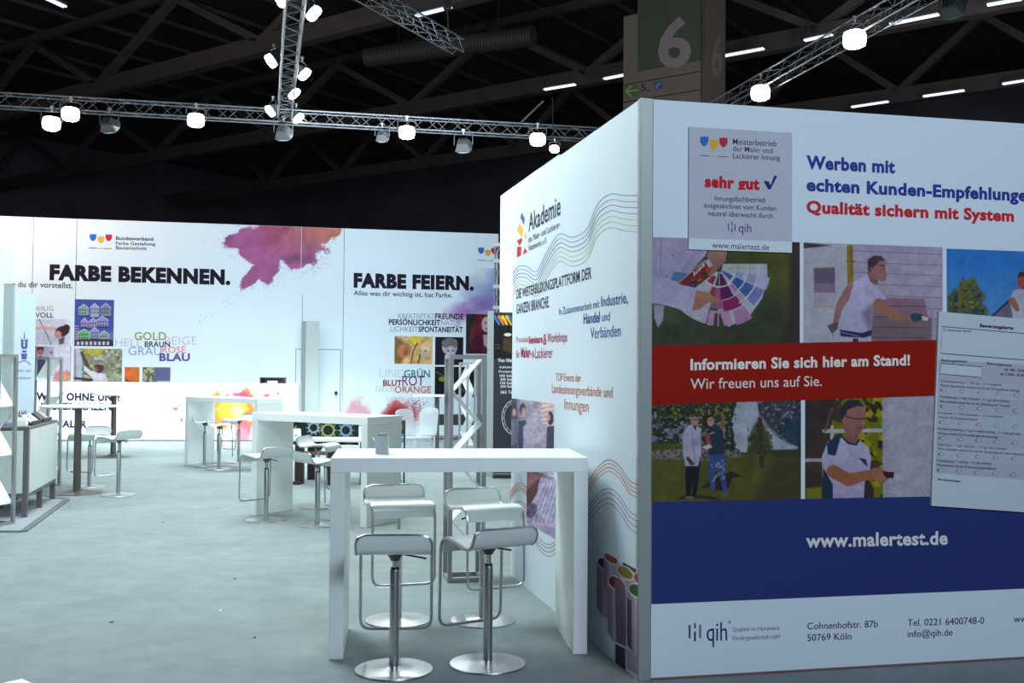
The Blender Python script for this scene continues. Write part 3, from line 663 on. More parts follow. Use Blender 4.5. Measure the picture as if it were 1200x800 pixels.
shape(PQ, [[(894.5, 212), (900.5, 212.2), (903, 217), (907.2, 205.6), (911, 206), (902.8, 222), (900, 221.5)]], (40, 42, 130), pt, 'check_mark', 1)
text(PQ, 'Innungsfachbetrieb', (837.5, 235), (897, 237.2), 6, TD, pt, .006, 1); text(PQ, 'ausgezeichnet vom Kunden', (825, 243), (909.5, 247), 6, TD, pt, .006, 1); text(PQ, 'neutral überwacht durch', (830, 252.5), (905.5, 255.8), 6, TD, pt, .006, 1)
text(PQ, 'qih', (865.5, 272), (880.5, 272.5), 11, (75, 55, 130), pt, .0, 1)
for x, a, b_ in ((853.7, 262, 270), (857.7, 259.5, 264), (857.7, 266.5, 272.5), (861.2, 262.5, 270.5)): shape(PQ, [[(x - .6, a), (x + .6, a), (x + .6, b_), (x - .6, b_)]], (75, 60, 135), pt, 'logo_bar', 1)
text(PQ, 'www.malertest.de', (834.5, 290.3), (901, 293.2), 7, (85, 55, 110), pt, .004, 1)
shields(PQ, [(825.3, 165.5), (836.5, 169.5), (847.8, 166.8)], 9.6, 12.5, ((820, 182), (853, 183.8)), pt, layer=1)
# rating card board, turned slightly
cq = [(1098.2, 365), (1300, 383), (1292, 606), (1089.4, 592)]
ct = thing('rating_card_board', 'tilted white rating card board with tick boxes on the right wall', 'sign', PBp.hit(1200, 600))
bm = bmesh.new(); A_ = [bm.verts.new(PBp.hit(*p) + PBp.n * .002) for p in cq]; B_ = [bm.verts.new(PBp.hit(*p) + PBp.n * .016) for p in cq]
bm.faces.new(A_[::-1]); bm.faces.new(B_)
for i in range(4): bm.faces.new((A_[i], A_[(i + 1) % 4], B_[(i + 1) % 4], B_[i]))
obj('board', bm, ink_mat(PBp.col((188, 208, 238))), ct, world=True)
PC = Plane(PBp.o + PBp.n * .016, PBp.u, ref=PBp.ref, k=.72)
def ca(x, y): return (1080 + x / 6.15, 350 + y / 6.15)
def cb(x, y): return (1080 + x / 6.15, 480 + y / 6.15)
shape(PC, [[ca(125, 440), ca(738, 475), ca(1300, 515), cb(1290, 540), cb(738, 505), cb(100, 455)]], (166, 182, 214), ct, 'grey_field', 1)
shape(PC, [[cb(112, 240), cb(738, 285), cb(1300, 325), cb(1296, 440), cb(738, 400), cb(108, 350)], [ca(130, 580), ca(1300, 660), ca(1300, 770), ca(125, 695)], [cb(122, 8), cb(1300, 90), cb(1298, 205), cb(116, 122)]], (172, 190, 222), ct, 'grey_field', 2)
def frame_line(pts, w, col): stroke(PC, pts + [pts[0], pts[1]], w, col, ct, 'box_outline', 4)
shape(PC, [[ca(148, 200), ca(1200, 290), ca(1195, 478), ca(138, 392)]], (190, 210, 240), ct, 'blank_field', 3); frame_line([ca(148, 200), ca(1200, 290), ca(1195, 478), ca(138, 392)], .8, (70, 75, 95))
shape(PC, [[ca(140, 465), ca(435, 490), ca(430, 567), ca(130, 540)]], (190, 210, 240), ct, 'blank_field', 3); frame_line([ca(140, 465), ca(435, 490), ca(430, 567), ca(130, 540)], .8, (85, 90, 105))
TC = (62, 58, 82)
text(PC, 'Bewertungskarte', ca(420, 203), ca(658, 221), 3.8, (50, 35, 60), ct, .03, 4)
text(PC, 'Zu bewertender Betrieb:', ca(155, 230), ca(360, 243), 2.8, TC, ct, .01, 4)
text(PC, 'Rechnungsnummer:', ca(142, 450), ca(328, 460), 3.0, TC, ct, .01, 4); text(PC, 'Rechnungssumme', ca(470, 472), ca(648, 488), 3.0, TC, ct, .01, 4)
text(PC, 'ab 100,- EUR', ca(597, 517), ca(738, 528), 3.0, TC, ct, .01, 4); text(PC, 'ab 2.500,- EUR', ca(565, 548), ca(738, 560), 3.0, TC, ct, .01, 4)
rows = [(ca, (135, 598, 575, 628), 'Gesamtbewertung: 1 = sehr gut ... 5 = mangelhaft', (132, 630, 703, 670), 'Welche Gesamtnote vergeben Sie für den durchgeführten Auftrag?', (160, 657)),
        (ca, (130, 712, 632, 746), 'Terminierung: 1 = sehr zufrieden ... 5 = gar nicht zufrieden', (128, 745, 637, 780), 'Wie zufrieden waren Sie mit der Einhaltung der Termine?', (157, 772)),
        (cb, (122, 28, 587, 58), 'Kompetenz: 1 = sehr kompetent ... 5 = inkompetent', (122, 60, 403, 78), 'Wurden Sie kompetent beraten?', (150, 88)),
        (cb, (118, 142, 712, 182), 'Kundenorientierung: 1 = ja, in vollem Umfang ... 5 = nein, gar nicht', (118, 175, 553, 205), 'Wie gut wurden Ihre Vorstellungen berücksichtigt?', (147, 203)),
        (cb, (115, 256, 610, 289), 'Sauberkeit: 1 = sehr zufrieden ... 5 = gar nicht zufrieden', (115, 287, 738, 330), 'Wie zufrieden waren Sie mit der Sauberkeit bei den Arbeiten?', (143, 318)),
        (cb, (112, 372, 500, 396), 'Preis/Leistung: 1 = sehr gut ... 5 = sehr schlecht', (108, 404, 533, 432), 'Wie bewerten Sie das Preis-Leistungsverhältnis?', (137, 433))]
for f, a, s1, b_, s2, c in rows:
    text(PC, s1, f(a[0], a[1]), f(a[2], a[3]), 2.7, TC, ct, 0, 4); text(PC, s2, f(b_[0], b_[1]), f(b_[2], b_[3]), 2.7, TC, ct, .004, 4)
    for i in range(5):
        x, y = c[0] + i * 131, c[1] + i * 8.8
        q = [f(x - 11, y - 11), f(x + 11, y - 10), f(x + 11, y + 12), f(x - 11, y + 11)]
        shape(PC, [q], (180, 199, 228), ct, 'tick_box', 3); frame_line(q, .5, (110, 112, 130))
        text(PC, str(i + 1), f(x - 25, y + 8), f(x - 17, y + 9), 2.4, TC, ct, 0, 4)
text(PC, 'Ihre Anmerkungen:', cb(115, 507), cb(280, 522), 2.8, TC, ct, .01, 4)

# ------------------------------------------------------------------ back wall
O_W = at(-60, 430, 22.8 * .985)
PW = Plane((O_W.x, O_W.y), dirW, ref=(208, 232, 248), step=.0015)
HW = PW.uz(0, 253)[1]
wk = struct('wall_back', (O_W.x, O_W.y, 0))
us = [PW.uz(x, 430)[0] for x in (-60, 36, 87, 353.5, 401.6, 583)]
for a, b_ in zip(us, us[1:]):
    obj('panel', slab(PW, a + .006, b_ - .006, 0, HW, .06), M_WALL, wk, world=True)
obj('backing', slab(Plane(PW.o - PW.n * .065, PW.u), us[0], us[-1], 0, HW - .01, .03), mat('seam_grey', (.35, .37, .42), .8), wk, world=True)
# door leaf in the narrow panel
dr = struct('door_1', PW.pt((us[3] + us[4]) / 2, 0)); du0 = us[4] - .06 - 1.0; du1 = us[4] - .06
zd = PW.uz(390, 410)[1]
o = obj('door_leaf', slab(Plane(PW.o + PW.n * .012, PW.u), du0, du1, .01, zd, .01), M_WALL, dr, world=True)
for a, b_, c, d in ((du0 - .02, du1 + .02, zd, zd + .02), (du1, du1 + .02, 0, zd), (du0 - .02, du0, 0, zd)):
    obj('door_frame', slab(Plane(PW.o + PW.n * .014, PW.u), a, b_, c, d, .012), mat('door_gap_grey', (.3, .32, .38), .6), dr, world=True)
h = PW.pt(du1 - .09, 1.0); bm = bmesh.new(); cyl(bm, h + PW.n * .01, h + PW.n * .07, .03, n=12); cyl(bm, h + PW.n * .05, h + PW.n * .08, .04, n=12); obj('door_handle', bm, M_DARK, dr, world=True)
BK = (28, 24, 42)
text(PW, 'FARBE BEKENNEN.', (58, 326.8), (270, 332.6), 16.2, BK, wk, .062, 4)
text(PW, 'als du dir vorstellst.', (8, 335.8), (85.3, 337.6), 6.6, (60, 55, 75), wk, .012, 4)
text(PW, 'Bundesverband', (135.8, 281), (179.5, 282), 4.2, (70, 65, 90), wk, .02, 4); text(PW, 'Farbe Gestaltung', (135.8, 286.8), (182, 287.6), 3.9, (80, 75, 100), wk, .012, 4); text(PW, 'Bautenschutz', (135.8, 292), (172, 292.8), 3.9, (80, 75, 100), wk, .012, 4)
shields(PW, [(109, 278.3), (118.3, 280.8), (127.5, 278.5)], 7.6, 8.8, ((104, 290.3), (131, 291.3)), wk)
text(PW, 'ÜHLIG', (38.2, 363.8), (62.5, 363.9), 5.6, (130, 130, 150), wk, -.008, 4); text(PW, 'SVOLL', (37.6, 371.9), (62.8, 372), 5.8, (60, 55, 75), wk, .015, 4)
def wd(s, x0, x1, y, cap, c, b_=0.): text(PW, s, (x0, y), (x1, y), cap, c, wk, b_, 4 + (1 if b_ > 0 else 0))
wd('HELL', 135.2, 166, 405.7, 9.5, (150, 170, 195), -.02); wd('GOLD', 157.5, 194.7, 398.2, 9.2, (135, 145, 60), .01); wd('BEIGE', 193, 230.5, 403.7, 9.8, (160, 165, 180), -.02)
wd('BRAUN', 169.5, 199.2, 406.3, 6.4, (70, 55, 65), .02); wd('GRAU', 150.5, 189, 416, 10, (130, 155, 190), -.0); wd('ROSÉ', 190, 217.7, 413.3, 7.4, (215, 130, 160), .012); wd('BLAU', 186.8, 222.5, 422.6, 8.6, (85, 85, 150), .04)
text(PW, 'FARBE FEIERN.', (414.4, 335.6), (555.2, 339.2), 15, BK, wk, .062, 4)
text(PW, 'Alles was dir wichtig ist, hat Farbe.', (414.4, 345.8), (529.9, 348.6), 5.6, (60, 55, 75), wk, .012, 4)
def w2(s, a, b_, cap, c, bold=0.): text(PW, s, a, b_, cap, c, wk, bold, 4)
TH = (110, 110, 135); BO = (45, 40, 62)
w2('KREATIVITÄT', (466.6, 373.3), (508.8, 373.5), 6.2, TH, -.01); w2('FREUNDE', (509.8, 373.6), (542.8, 374), 6.4, BO, .03)
w2('PERSÖNLICHKEIT', (455.6, 380.2), (516, 381), 6.2, BO, .03); w2('NATÜR-', (517, 381), (542.3, 381.8), 6.2, TH, -.01)
w2('LICHKEIT', (457.6, 388.4), (489.6, 388.7), 6.2, TH, -.01); w2('SPONTANEITÄT', (490.3, 388.7), (542.3, 389.3), 6.2, BO, .03)
wd('LIND', 444.6, 474.5, 442, 9.6, (165, 195, 200), -.02); wd('GRÜN', 473.5, 503.8, 442, 8.6, (50, 130, 135), .02); wd('GELB', 440, 462.5, 458.6, 6.4, (175, 175, 150), -.015)
wd('BLUT', 448.8, 470.8, 451.7, 6.5, (150, 40, 60), .035); wd('ROT', 471.3, 496.9, 451.7, 11.5, (130, 55, 110), .008); wd('ORANGE', 462.5, 505, 460, 7.6, (180, 110, 90), .02)
shields(PW, [(563.7, 293.6), (571.7, 296.3), (579, 294)], 6.8, 8.2, ((560, 304.8), (582, 305.5)), wk)
WP = PW.ref
def cloud(P):
    n = fbm(P.X, P.Y, 26, 2, 5); n2 = fbm(P.X, P.Y, 9, 7, 4)
    def e(cx, cy, rx, ry, rot=0):
        ca_, sa_ = math.cos(rot), math.sin(rot); x = P.X - cx; y = P.Y - cy
        return 1 - np.sqrt(((x * ca_ + y * sa_) / rx) ** 2 + ((-x * sa_ + y * ca_) / ry) ** 2)
    f = np.maximum.reduce([e(320, 281, 44, 24), e(345, 292, 38, 24, .3), e(285, 281, 26, 10, -.15), e(360, 272, 30, 18), e(316, 312, 16, 24, .25), e(296, 324, 9, 20, .75), e(352, 305, 20, 12, -.4), e(300, 295, 22, 14, .3), e(385, 268, 14, 10)])
    mask = np.clip((f + (n - .5) * 1.1 + (n2 - .5) * .5) / .13, 0, 1)
    t = np.clip((P.X - 300) / 80, 0, 1) * np.clip(1.5 - (P.Y - 262) / 28, 0, 1)
    base = np.array([176, 90, 150.]) * (1 - t[..., None]) + np.array([215, 125, 105.]) * t[..., None]
    t2 = np.clip(1 - np.abs(P.X - 322) / 24, 0, 1)[..., None] * np.clip((300 - P.Y) / 30, 0, 1)[..., None] * .6; base = base * (1 - t2) + np.array([185, 65, 95.]) * t2
    sh = np.clip(.74 + fbm(P.X, P.Y, 14, 31, 5) * .55, 0, 1.3)[..., None]
    dk = np.clip(1 - np.hypot((P.X - 345) / 22, (P.Y - 303) / 9), 0, 1)[..., None] * .35
    P.put(mask * .93, np.clip(base * sh * (1 - dk) * np.array([.80, .82, .84]), 0, 255))
    # dust and specks
    d = np.clip((f + .9) / .9, 0, 1) ** 2
    g = vnoise(P.X * 1.5, P.Y * 1.5, 88); P.put((g > 1 - .22 * d) * .55 * (P.X < 400), (140, 80, 135))
    st = np.exp(-((P.Y - (330 + (300 - P.X) * .72)) / 9) ** 2) * ((P.X > 205) & (P.X < 320)); g2 = vnoise(P.X * 1.1, P.Y * 1.1, 99); P.put((g2 > 1 - .09 * st) * .75, (50, 45, 70))
    st = np.exp(-((P.Y - 283) / 8) ** 2) * ((P.X > 225) & (P.X < 275)); P.put((g2 > 1 - .1 * st) * .6, (70, 65, 110))
picture(PW, 200, 258.9, 353.35, 378, cloud, wk, 'print of a violet and pink burst of colour powder', bg=WP, ppp=2.0, layer=1, zmax=HW - .004)
zc = PW.uz(353.9, 264.8)
picture(PW, 353.75, 264.0, 401, 345, cloud, wk, 'print of the orange end of the powder burst', bg=WP, ppp=2.0, layer=1, zmax=HW - .004)
def redsplash(P):
    n = fbm(P.X, P.Y, 16, 5, 4)
    for cx, cy, rx, ry, c, a in ((464, 486, 27, 16, (160, 55, 60), .85), (463, 488, 19, 10, (125, 28, 34), .8), (418, 484, 22, 15, (190, 110, 130), .6), (390, 488, 16, 9, (200, 125, 145), .6), (432, 495, 34, 8, (185, 90, 105), .7)):
        e_ = 1 - np.sqrt(((P.X - cx) / rx) ** 2 + ((P.Y - cy) / ry) ** 2); m_ = np.clip((e_ + (n - .5) * .9) / .5, 0, 1); g = vnoise(P.X * 1.6, P.Y * 1.6, 5)
        P.put(np.clip(m_ * 1.3 * a + ((g > .55) & (e_ > -.35) & (e_ < .25)) * .35 * (n > .45), 0, a), c)
    d = np.clip(1 - np.hypot((P.X - 486) / 20, (P.Y - 473) / 13), 0, 1); g = vnoise(P.X * 1.3, P.Y * 1.3, 44); P.put((g > 1 - .5 * d) * .8, (95, 30, 50))
picture(PW, 402.3, 462, 535, 500, redsplash, wk, 'print of red colour powder rising from below', bg=WP, ppp=1.8, layer=1)
picture(PW, 354.1, 464, 375.5, 500, redsplash, wk, 'print of a pink powder haze', bg=WP, ppp=1.8, layer=1)
def purple(P):
    n = fbm(P.X, P.Y, 30, 12, 4)
    for cx, cy, rx, ry, c, a in ((575, 345, 40, 34, (115, 125, 190), .75), (545, 366, 32, 16, (150, 105, 180), .85), (566, 358, 28, 16, (120, 90, 175), .8), (586, 325, 22, 22, (120, 150, 205), .6)):
        e_ = 1 - np.sqrt(((P.X - cx) / rx) ** 2 + ((P.Y - cy) / ry) ** 2); P.put(np.clip((e_ + (n - .5) * .9) / .75, 0, 1) * a, c)
picture(PW, 505, 312, 582, 405, purple, wk, 'print of a violet blue powder haze', bg=WP, ppp=1.3, layer=1)
# small printed pictures
def ph_mouse(P):
    P.put(np.ones(P.X.shape), (120, 95, 60)); P.poly([(462, 392), (508, 392), (508, 428), (470, 428), (478, 405), (470, 398)], (195, 165, 110), soft=4); P.ell(487, 398, 7, 5, (205, 190, 60)); P.ell(474, 411, 7.5, 9, (168, 112, 72), .3, 3); P.ell(476, 412, 2.4, 3.4, (130, 85, 60), .3, 2.5); P.ell(498, 412, 4.5, 10, (185, 180, 160), .1, 2.5); P.ell(499, 411, 1, 1, (50, 30, 30)); P.line([(481, 428), (484, 412), (489, 402)], 1.2, (60, 45, 40)); P.line([(490, 428), (492, 416)], 1.6, (70, 50, 40)); P.tex(5, .25, 3)
picture(PW, 462.5, 393.6, 506.8, 426, ph_mouse, wk, 'small printed photo in yellow and brown tones', ppp=2.0)
def ph_child(P):
    P.put(np.ones(P.X.shape), (22, 18, 38)); P.ell(527, 407, 9, 9.5, (150, 150, 165)); P.ell(527, 402, 9.5, 6.5, (105, 105, 120)); P.ell(528, 413, 5.5, 8, (175, 178, 195)); P.ell(525, 411, 1.2, .8, (40, 40, 60)); P.ell(531, 411, 1.2, .8, (40, 40, 60)); P.line([(522, 414), (526, 422), (530, 421)], 1, (90, 90, 110)); P.poly([(517, 420), (540, 420), (540, 428), (517, 428)], (30, 25, 45), soft=2); P.tex(3, .3, 6)
picture(PW, 510, 394.6, 543, 427.4, ph_child, wk, 'small black and white photo of a child', ppp=2.0)
def ph_red(P):
    P.put(np.ones(P.X.shape), (30, 38, 45)); P.ell(563, 392, 12, 27, (95, 32, 45), .1); P.tex(6, .35, 3); P.ell(570, 380, 5.5, 9, (190, 160, 175)); P.ell(569, 378, 1.2, .8, (40, 30, 50)); P.ell(570, 385, 1.4, .8, (160, 60, 80)); P.poly([(565, 392), (575, 392), (575, 412), (567, 404)], (175, 155, 180)); P.poly([(555, 395), (566, 392), (566, 416), (548, 416)], (70, 22, 40), soft=3)
picture(PW, 546.2, 367.6, 571.6, 414.4, ph_red, wk, 'printed portrait of a red haired woman', ppp=2.0)
def ph_flower(P):
    P.put(np.ones(P.X.shape), (16, 22, 28)); P.line([(512, 436), (530, 446), (548, 462)], 2.4, (60, 82, 30)); P.ell(518, 444, 4, 3, (130, 145, 50)); P.ell(548, 450, 5, 3, (90, 110, 40), .6); P.tex(6, .3, 2)
picture(PW, 509.6, 429.4, 559.6, 465, ph_flower, wk, 'dark printed photo of a green stem', ppp=1.8)
def ph_street(P):
    P.put(np.ones(P.X.shape), (60, 80, 160)); P.poly([(88, 390), (134, 390), (134, 405), (88, 405)], (120, 110, 170), soft=10)
    rnd = random.Random(7)
    for (x0, y0, x1, y1) in ((92, 358, 104, 370), (106, 357, 116, 372), (118, 357, 130, 371), (95, 374, 103, 384), (104, 374, 114, 385), (113, 372, 127, 383), (91, 387, 106, 398), (106, 385, 116, 397), (116, 389, 128, 398)):
        P.poly([(x0, y0 + 3), ((x0 + x1) / 2, y0 - 1.5), (x1, y0 + 3), (x1, y1), (x0, y1)], rnd.choice([(130, 140, 190), (150, 160, 190), (120, 160, 160), (110, 130, 150), (100, 170, 120), (150, 130, 190)]))
        for yy in (y0 + 5, y0 + 9):
            for xx in np.arange(x0 + 2, x1 - 1, 3): P.ell(xx, yy, .7, 1, (40, 40, 70))
        P.line([(x0, y0 + 3), ((x0 + x1) / 2, y0 - 1.5), (x1, y0 + 3)], .8, (190, 200, 220)); P.line([(x0, y1), (x1, y1)], 1.2, (35, 40, 70))
    P.poly([(88, 398), (134, 398), (134, 406), (88, 406)], (50, 48, 75))
    for xx in range(90, 128, 5): P.poly([(xx, 400), (xx + 3, 400), (xx + 3, 404), (xx, 404)], (190, 190, 205))
    for yy in range(382, 398, 3): P.line([(87.5, yy), (92, yy)], .9, (190, 170, 190))
picture(PW, 87.8, 350.4, 133.8, 405.2, ph_street, wk, 'printed picture of stacked gabled houses on blue', ppp=2.0)
def ph_man(P):
    P.put(np.ones(P.X.shape), (130, 140, 120)); P.tex(10, .3, 3); P.blotch(7, .52, (90, 98, 80), 4); P.poly([(98, 406), (125, 406), (118, 416), (98, 415)], (165, 165, 50), soft=5); P.blotch(4, .62, (175, 180, 175), 8)
    P.poly([(86, 406), (96, 410), (96, 448), (86, 448)], (160, 185, 205)); P.line([(88, 410), (88, 446)], 2, (150, 120, 140)); P.limb([(95.5, 413), (99, 421), (102, 428)], [3, 4, 5], (85, 65, 68)); P.poly([(99, 428), (106, 434), (114, 436), (124, 438), (127, 448), (108, 448), (107, 441), (98, 434)], (190, 200, 215)); P.ell(116, 431, 5.4, 6, (72, 55, 60)); P.poly([(112, 427), (118, 424), (123, 428), (118, 427)], (150, 140, 145)); P.ell(112.5, 433, 2, 3, (135, 95, 85)); P.line([(88, 443), (108, 445)], 2.5, (60, 45, 55))
picture(PW, 86.8, 408.2, 143.4, 449, ph_man, wk, 'printed photo of a painter in white reaching up', ppp=1.9)
def ph_orange(P): P.put(np.ones(P.X.shape), (195, 105, 50)); P.tex(6, .12, 3); P.line([(146, 444), (152, 448), (156, 449)], 2, (110, 60, 40))
picture(PW, 146.2, 430, 163.6, 449, ph_orange, wk, 'orange printed swatch', ppp=1.5)
def ph_swatch(P):
    P.put(np.ones(P.X.shape), (85, 95, 135)); L_ = [(166, 428), (181, 428), (181, 452), (166, 452)]; P.poly(L_, (160, 165, 130)); P.blotch(3, .5, (90, 90, 90), 4, L_); P.poly([(184, 446), (201, 446), (201, 450), (184, 450)], (165, 170, 185))
picture(PW, 167, 430, 199.8, 449, ph_swatch, wk, 'printed swatches in pale green and slate blue', ppp=1.8)
def ph_face(P):
    P.put(np.ones(P.X.shape), (185, 195, 220)); P.tex(14, .07, 3); P.line([(45, 372), (56, 394), (60, 404)], 1.2, (110, 110, 130)); P.limb([(40, 385), (54, 384), (66, 385)], [3, 3, 2.5], (195, 160, 155)); P.ell(73, 388, 8.5, 6, (60, 42, 50), -.3); P.ell(68, 392, 4, 4.5, (180, 135, 125)); P.ell(78, 384, 4, 4, (50, 38, 45)); P.poly([(68, 398), (76, 393), (75, 402), (70, 404)], (85, 85, 110), soft=1.5); P.line([(58, 404), (66, 396)], .8, (140, 140, 160))
picture(PW, 41.0, 373.5, 82.8, 404, ph_face, wk, 'printed photo of a dark haired person leaning over a drawing', ppp=1.9)
def ph_suit(P):
    P.put(np.ones(P.X.shape), (150, 158, 190)); P.poly([(41, 405), (44, 405), (44, 432), (41, 432)], (120, 110, 140)); P.ell(47.5, 411.5, 3.8, 4.6, (145, 95, 90)); P.poly([(43.5, 411), (44, 406.5), (51, 406.5), (51.5, 411), (47.5, 408.5)], (55, 38, 42)); P.poly([(42, 422), (46, 417), (49, 417), (53, 422), (53, 441), (42, 441)], (60, 60, 95)); P.poly([(56, 404), (63, 404), (63, 441), (56, 441)], (165, 170, 205)); P.ell(60, 413, 3, 2, (130, 120, 165))
picture(PW, 41.0, 405.3, 63, 440, ph_suit, wk, 'small printed photo of a man in a dark jacket', ppp=1.9)
def ph_bowl(P):
    P.put(np.ones(P.X.shape), (200, 212, 235)); n = fbm(P.X, P.Y, 10, 3, 4); e_ = 1 - np.hypot((P.X - 73) / 14, (P.Y - 441) / 8); P.put(np.clip((e_ + n - .5) / .3, 0, 1) * .8, (205, 120, 130)); P.put(np.clip((1 - np.hypot((P.X - 76) / 6, (P.Y - 441) / 4) + n - .5) / .3, 0, 1) * .6, (215, 170, 90)); P.line([(63, 404.8), (83, 404.8)], .8, (110, 120, 160)); P.line([(83, 404), (83, 448)], .8, (130, 140, 175))
picture(PW, 63.2, 405, 83.6, 449, ph_bowl, wk, 'small printed photo of pink and yellow powder', ppp=1.9)
# dark shelf bar printed low on the wall at the right is a low dark bench
# tall side wall at the far right of the back stand
o1 = at(585, 430, 19.7); PS = Plane((o1.x, o1.y), -dirA, ref=(215, 232, 245))
L2 = 4.0
ws = struct('wall_side', (o1.x, o1.y, 0))
HS = PS.uz(586, 230)[1]
obj('panel', slab(PS, 0, L2 / 2 - .004, 0, HS, .06), M_WALL, ws, world=True)
obj('panel', slab(PS, L2 / 2 + .004, L2, 0, HS, .06), M_WALL, ws, world=True)
# wall at the left edge
o2 = at(13.2, 430, 13.05); PL = Plane((o2.x, o2.y), -dirA); wl = struct('wall_left', (o2.x, o2.y, 0))
HL = PL.uz(12, 295.5)[1]
for i in range(3): obj('panel', slab(PL, i * 1.0 + .003, i * 1.0 + .997, 0, HL, .05), M_WALL, wl, world=True)

# ================================================================== FURNITURE
# ---- bar tables
def bar_table(label, loc, rz, w, d, h=1.1, th=.08):
    t = thing('bar_table', label, 'table', loc, rz, 'white slab bar tables')
    obj('tabletop', box((w / 2, d / 2, h - th / 2), (w, d, th)), M_TOP_W, t, bevel=.003)
    for x in (th / 2, w - th / 2): obj('leg', box((x, d / 2, (h - th) / 2), (th, d - .002, h - th - .002)), M_WHITE, t, bevel=.002)
    return t
M_TOP_W = mat('white_slab_top', (.93, .95, .93), .3, noise=.015, scale=5)
TA = G(384.5, 773); bar_table('large white slab bar table in front, standing beside the printed wall', TA, math.radians(6.2), 1.435, .68)
TB = G(293.5, 603.2); bar_table('white slab bar table in the middle with a bar stool beside its left leg', TB, math.radians(-31.5), 1.6, .56)
TC_ = G(216, 544.4); bar_table('white slab bar table farthest away, before the orange splash on the counter', TC_, math.radians(-31), 1.6, .56)

# ---- bar stools (front of the seat is +Y)
SW = .19
prof = [(-.185, .098), (-.180, .075), (-.172, .05), (-.158, .022), (-.135, .006), (-.105, 0), (-.07, .004), (-.02, .014), (.04, .022), (.10, .026), (.145, .024), (.168, .014), (.180, -.006), (.184, -.03), (.185, -.062)]
def seat_bm(th=.013):
    P = smooth_path(prof, 3); bm = bmesh.new(); nx = 12; rows = []
    N = len(P)
    for i, p in enumerate(P):
        a = P[max(i - 1, 0)]; b = P[min(i + 1, N - 1)]; t = (b - a).normalized(); nn = Vector((-t.y, t.x))
        hw = SW
        if p.y > .045 and p.x < 0: k = min(1, (p.y - .045) / .053); hw = SW - .05 * (1 - math.sqrt(max(0, 1 - k * k)))
        for side in (0, 1):
            q = p + nn * (0 if side == 0 else -th)
            row = [bm.verts.new((-hw + 2 * hw * j / nx, q.x, q.y)) for j in range(nx + 1)]
            rows.append((side, row))
    top = [r for s, r in rows if s == 0]; bot = [r for s, r in rows if s == 1]
    for R_, fl_ in ((top, 0), (bot, 1)):
        for a, b in zip(R_, R_[1:]):
            for j in range(nx): bm.faces.new((a[j], a[j + 1], b[j + 1], b[j]))
    for i in range(len(top) - 1):
        bm.faces.new((top[i][0], top[i + 1][0], bot[i + 1][0], bot[i][0])); bm.faces.new((top[i][-1], bot[i][-1], bot[i + 1][-1], top[i + 1][-1]))
    for j in range(nx):
        bm.faces.new((top[0][j], bot[0][j], bot[0][j + 1], top[0][j + 1])); bm.faces.new((top[-1][j], top[-1][j + 1], bot[-1][j + 1], bot[-1][j]))
    return bm
def frame_bm():
    w = SW + .004; pts = [(-w + .05, -.188, .1), (-w + .012, -.186, .086)]
    side = [(-.182, .055), (-.165, .018), (-.135, -.004), (-.07, -.008), (.04, .012), (.12, .016), (.165, .006), (.187, -.03)]
    left = [(-w, y, z) for y, z in side] + fillet([(-w, .19, -.07), (-w, .20, -.47), (0, .20, -.47)], .06, 5)[0:-1]
    pts += left
    allp = pts + [(-x, y, z) for x, y, z in [tuple(p) for p in pts][::-1]]
    bm = bmesh.new(); tube(bm, allp, .0085, 8, closed=True); return bm
def stool_meshes():
    d = {}
    bm = seat_bm(); bmesh.ops.recalc_face_normals(bm, faces=bm.faces); 
    for f in bm.faces: f.smooth = True
    me = bpy.data.meshes.new('seat'); bm.to_mesh(me); bm.free(); me.materials.append(M_SEAT); me.set_sharp_from_angle(angle=math.radians(45)); d['seat'] = me
    def fin(n, bm, m):
        bmesh.ops.recalc_face_normals(bm, faces=bm.faces)
        for f in bm.faces: f.smooth = True
        me = bpy.data.meshes.new(n); bm.to_mesh(me); bm.free(); me.materials.append(m); me.set_sharp_from_angle(angle=math.radians(40)); d[n] = me
    fin('footrest_frame', frame_bm(), M_STEEL)
    fin('base', lathe(bmesh.new(), [(0, 0), (.205, 0), (.207, .004), (.204, .009), (.12, .014), (.045, .019), (.03, .024), (0, .024)], 56), M_STEEL)
    fin('column', lathe(bmesh.new(), [(0, .018), (.0255, .018), (.0255, .525), (.024, .53), (0, .53)], 24), M_STEEL)
    fin('collar', lathe(bmesh.new(), [(0, .53), (.021, .53), (.021, .542), (0, .542)], 20), M_DARK)
    fin('gas_lift', lathe(bmesh.new(), [(0, -.16), (.014, -.16), (.014, -.05), (0, -.05)], 16), M_CHROME)
    fin('seat_mount', lathe(bmesh.new(), [(0, -.062), (.024, -.062), (.028, -.05), (.05, -.022), (.05, -.012), (0, -.012)], 20), M_BRONZE)
    bm = bmesh.new(); tube(bm, [(.02, .02, -.03), (.12, .03, -.05), (.165, .035, -.06)], .005, 6); fin('height_lever', bm, M_DARK)
    return d
SM = stool_meshes()
def stool(px, heading, seat_z, label, group='bar stools at the slab tables'):
    """heading: degrees, direction the seat front points, 0 = away from the entrance (+Y), positive to the left"""
    loc = G(*px); t = thing('bar_stool', label, 'stool', loc, math.radians(heading), group)
    for n, me in SM.items():
        o = bpy.data.objects.new(n, me); C.objects.link(o); o.parent = t
        if n == 'column': column = o
        if n == 'collar': o.parent = column
        if n in ('seat', 'footrest_frame', 'seat_mount', 'height_lever', 'gas_lift'): o.location.z = seat_z
    return t
stool((461.5, 785), 4, .640, 'bar stool nearest on the left, its back lip toward us, outside the large white table')
stool((571.5, 778), 31, .655, 'bar stool nearest on the right, turned left, outside the large white table')
stool((466, 727), 184 + 12, .735, 'bar stool on the far side of the large white table, left one, facing us')
stool((565.5, 727), 184 + 22, .715, 'bar stool on the far side of the large white table, right one, facing us')
stool((311.5, 609.5), 50, .665, 'bar stool standing before the left leg of the middle white table')
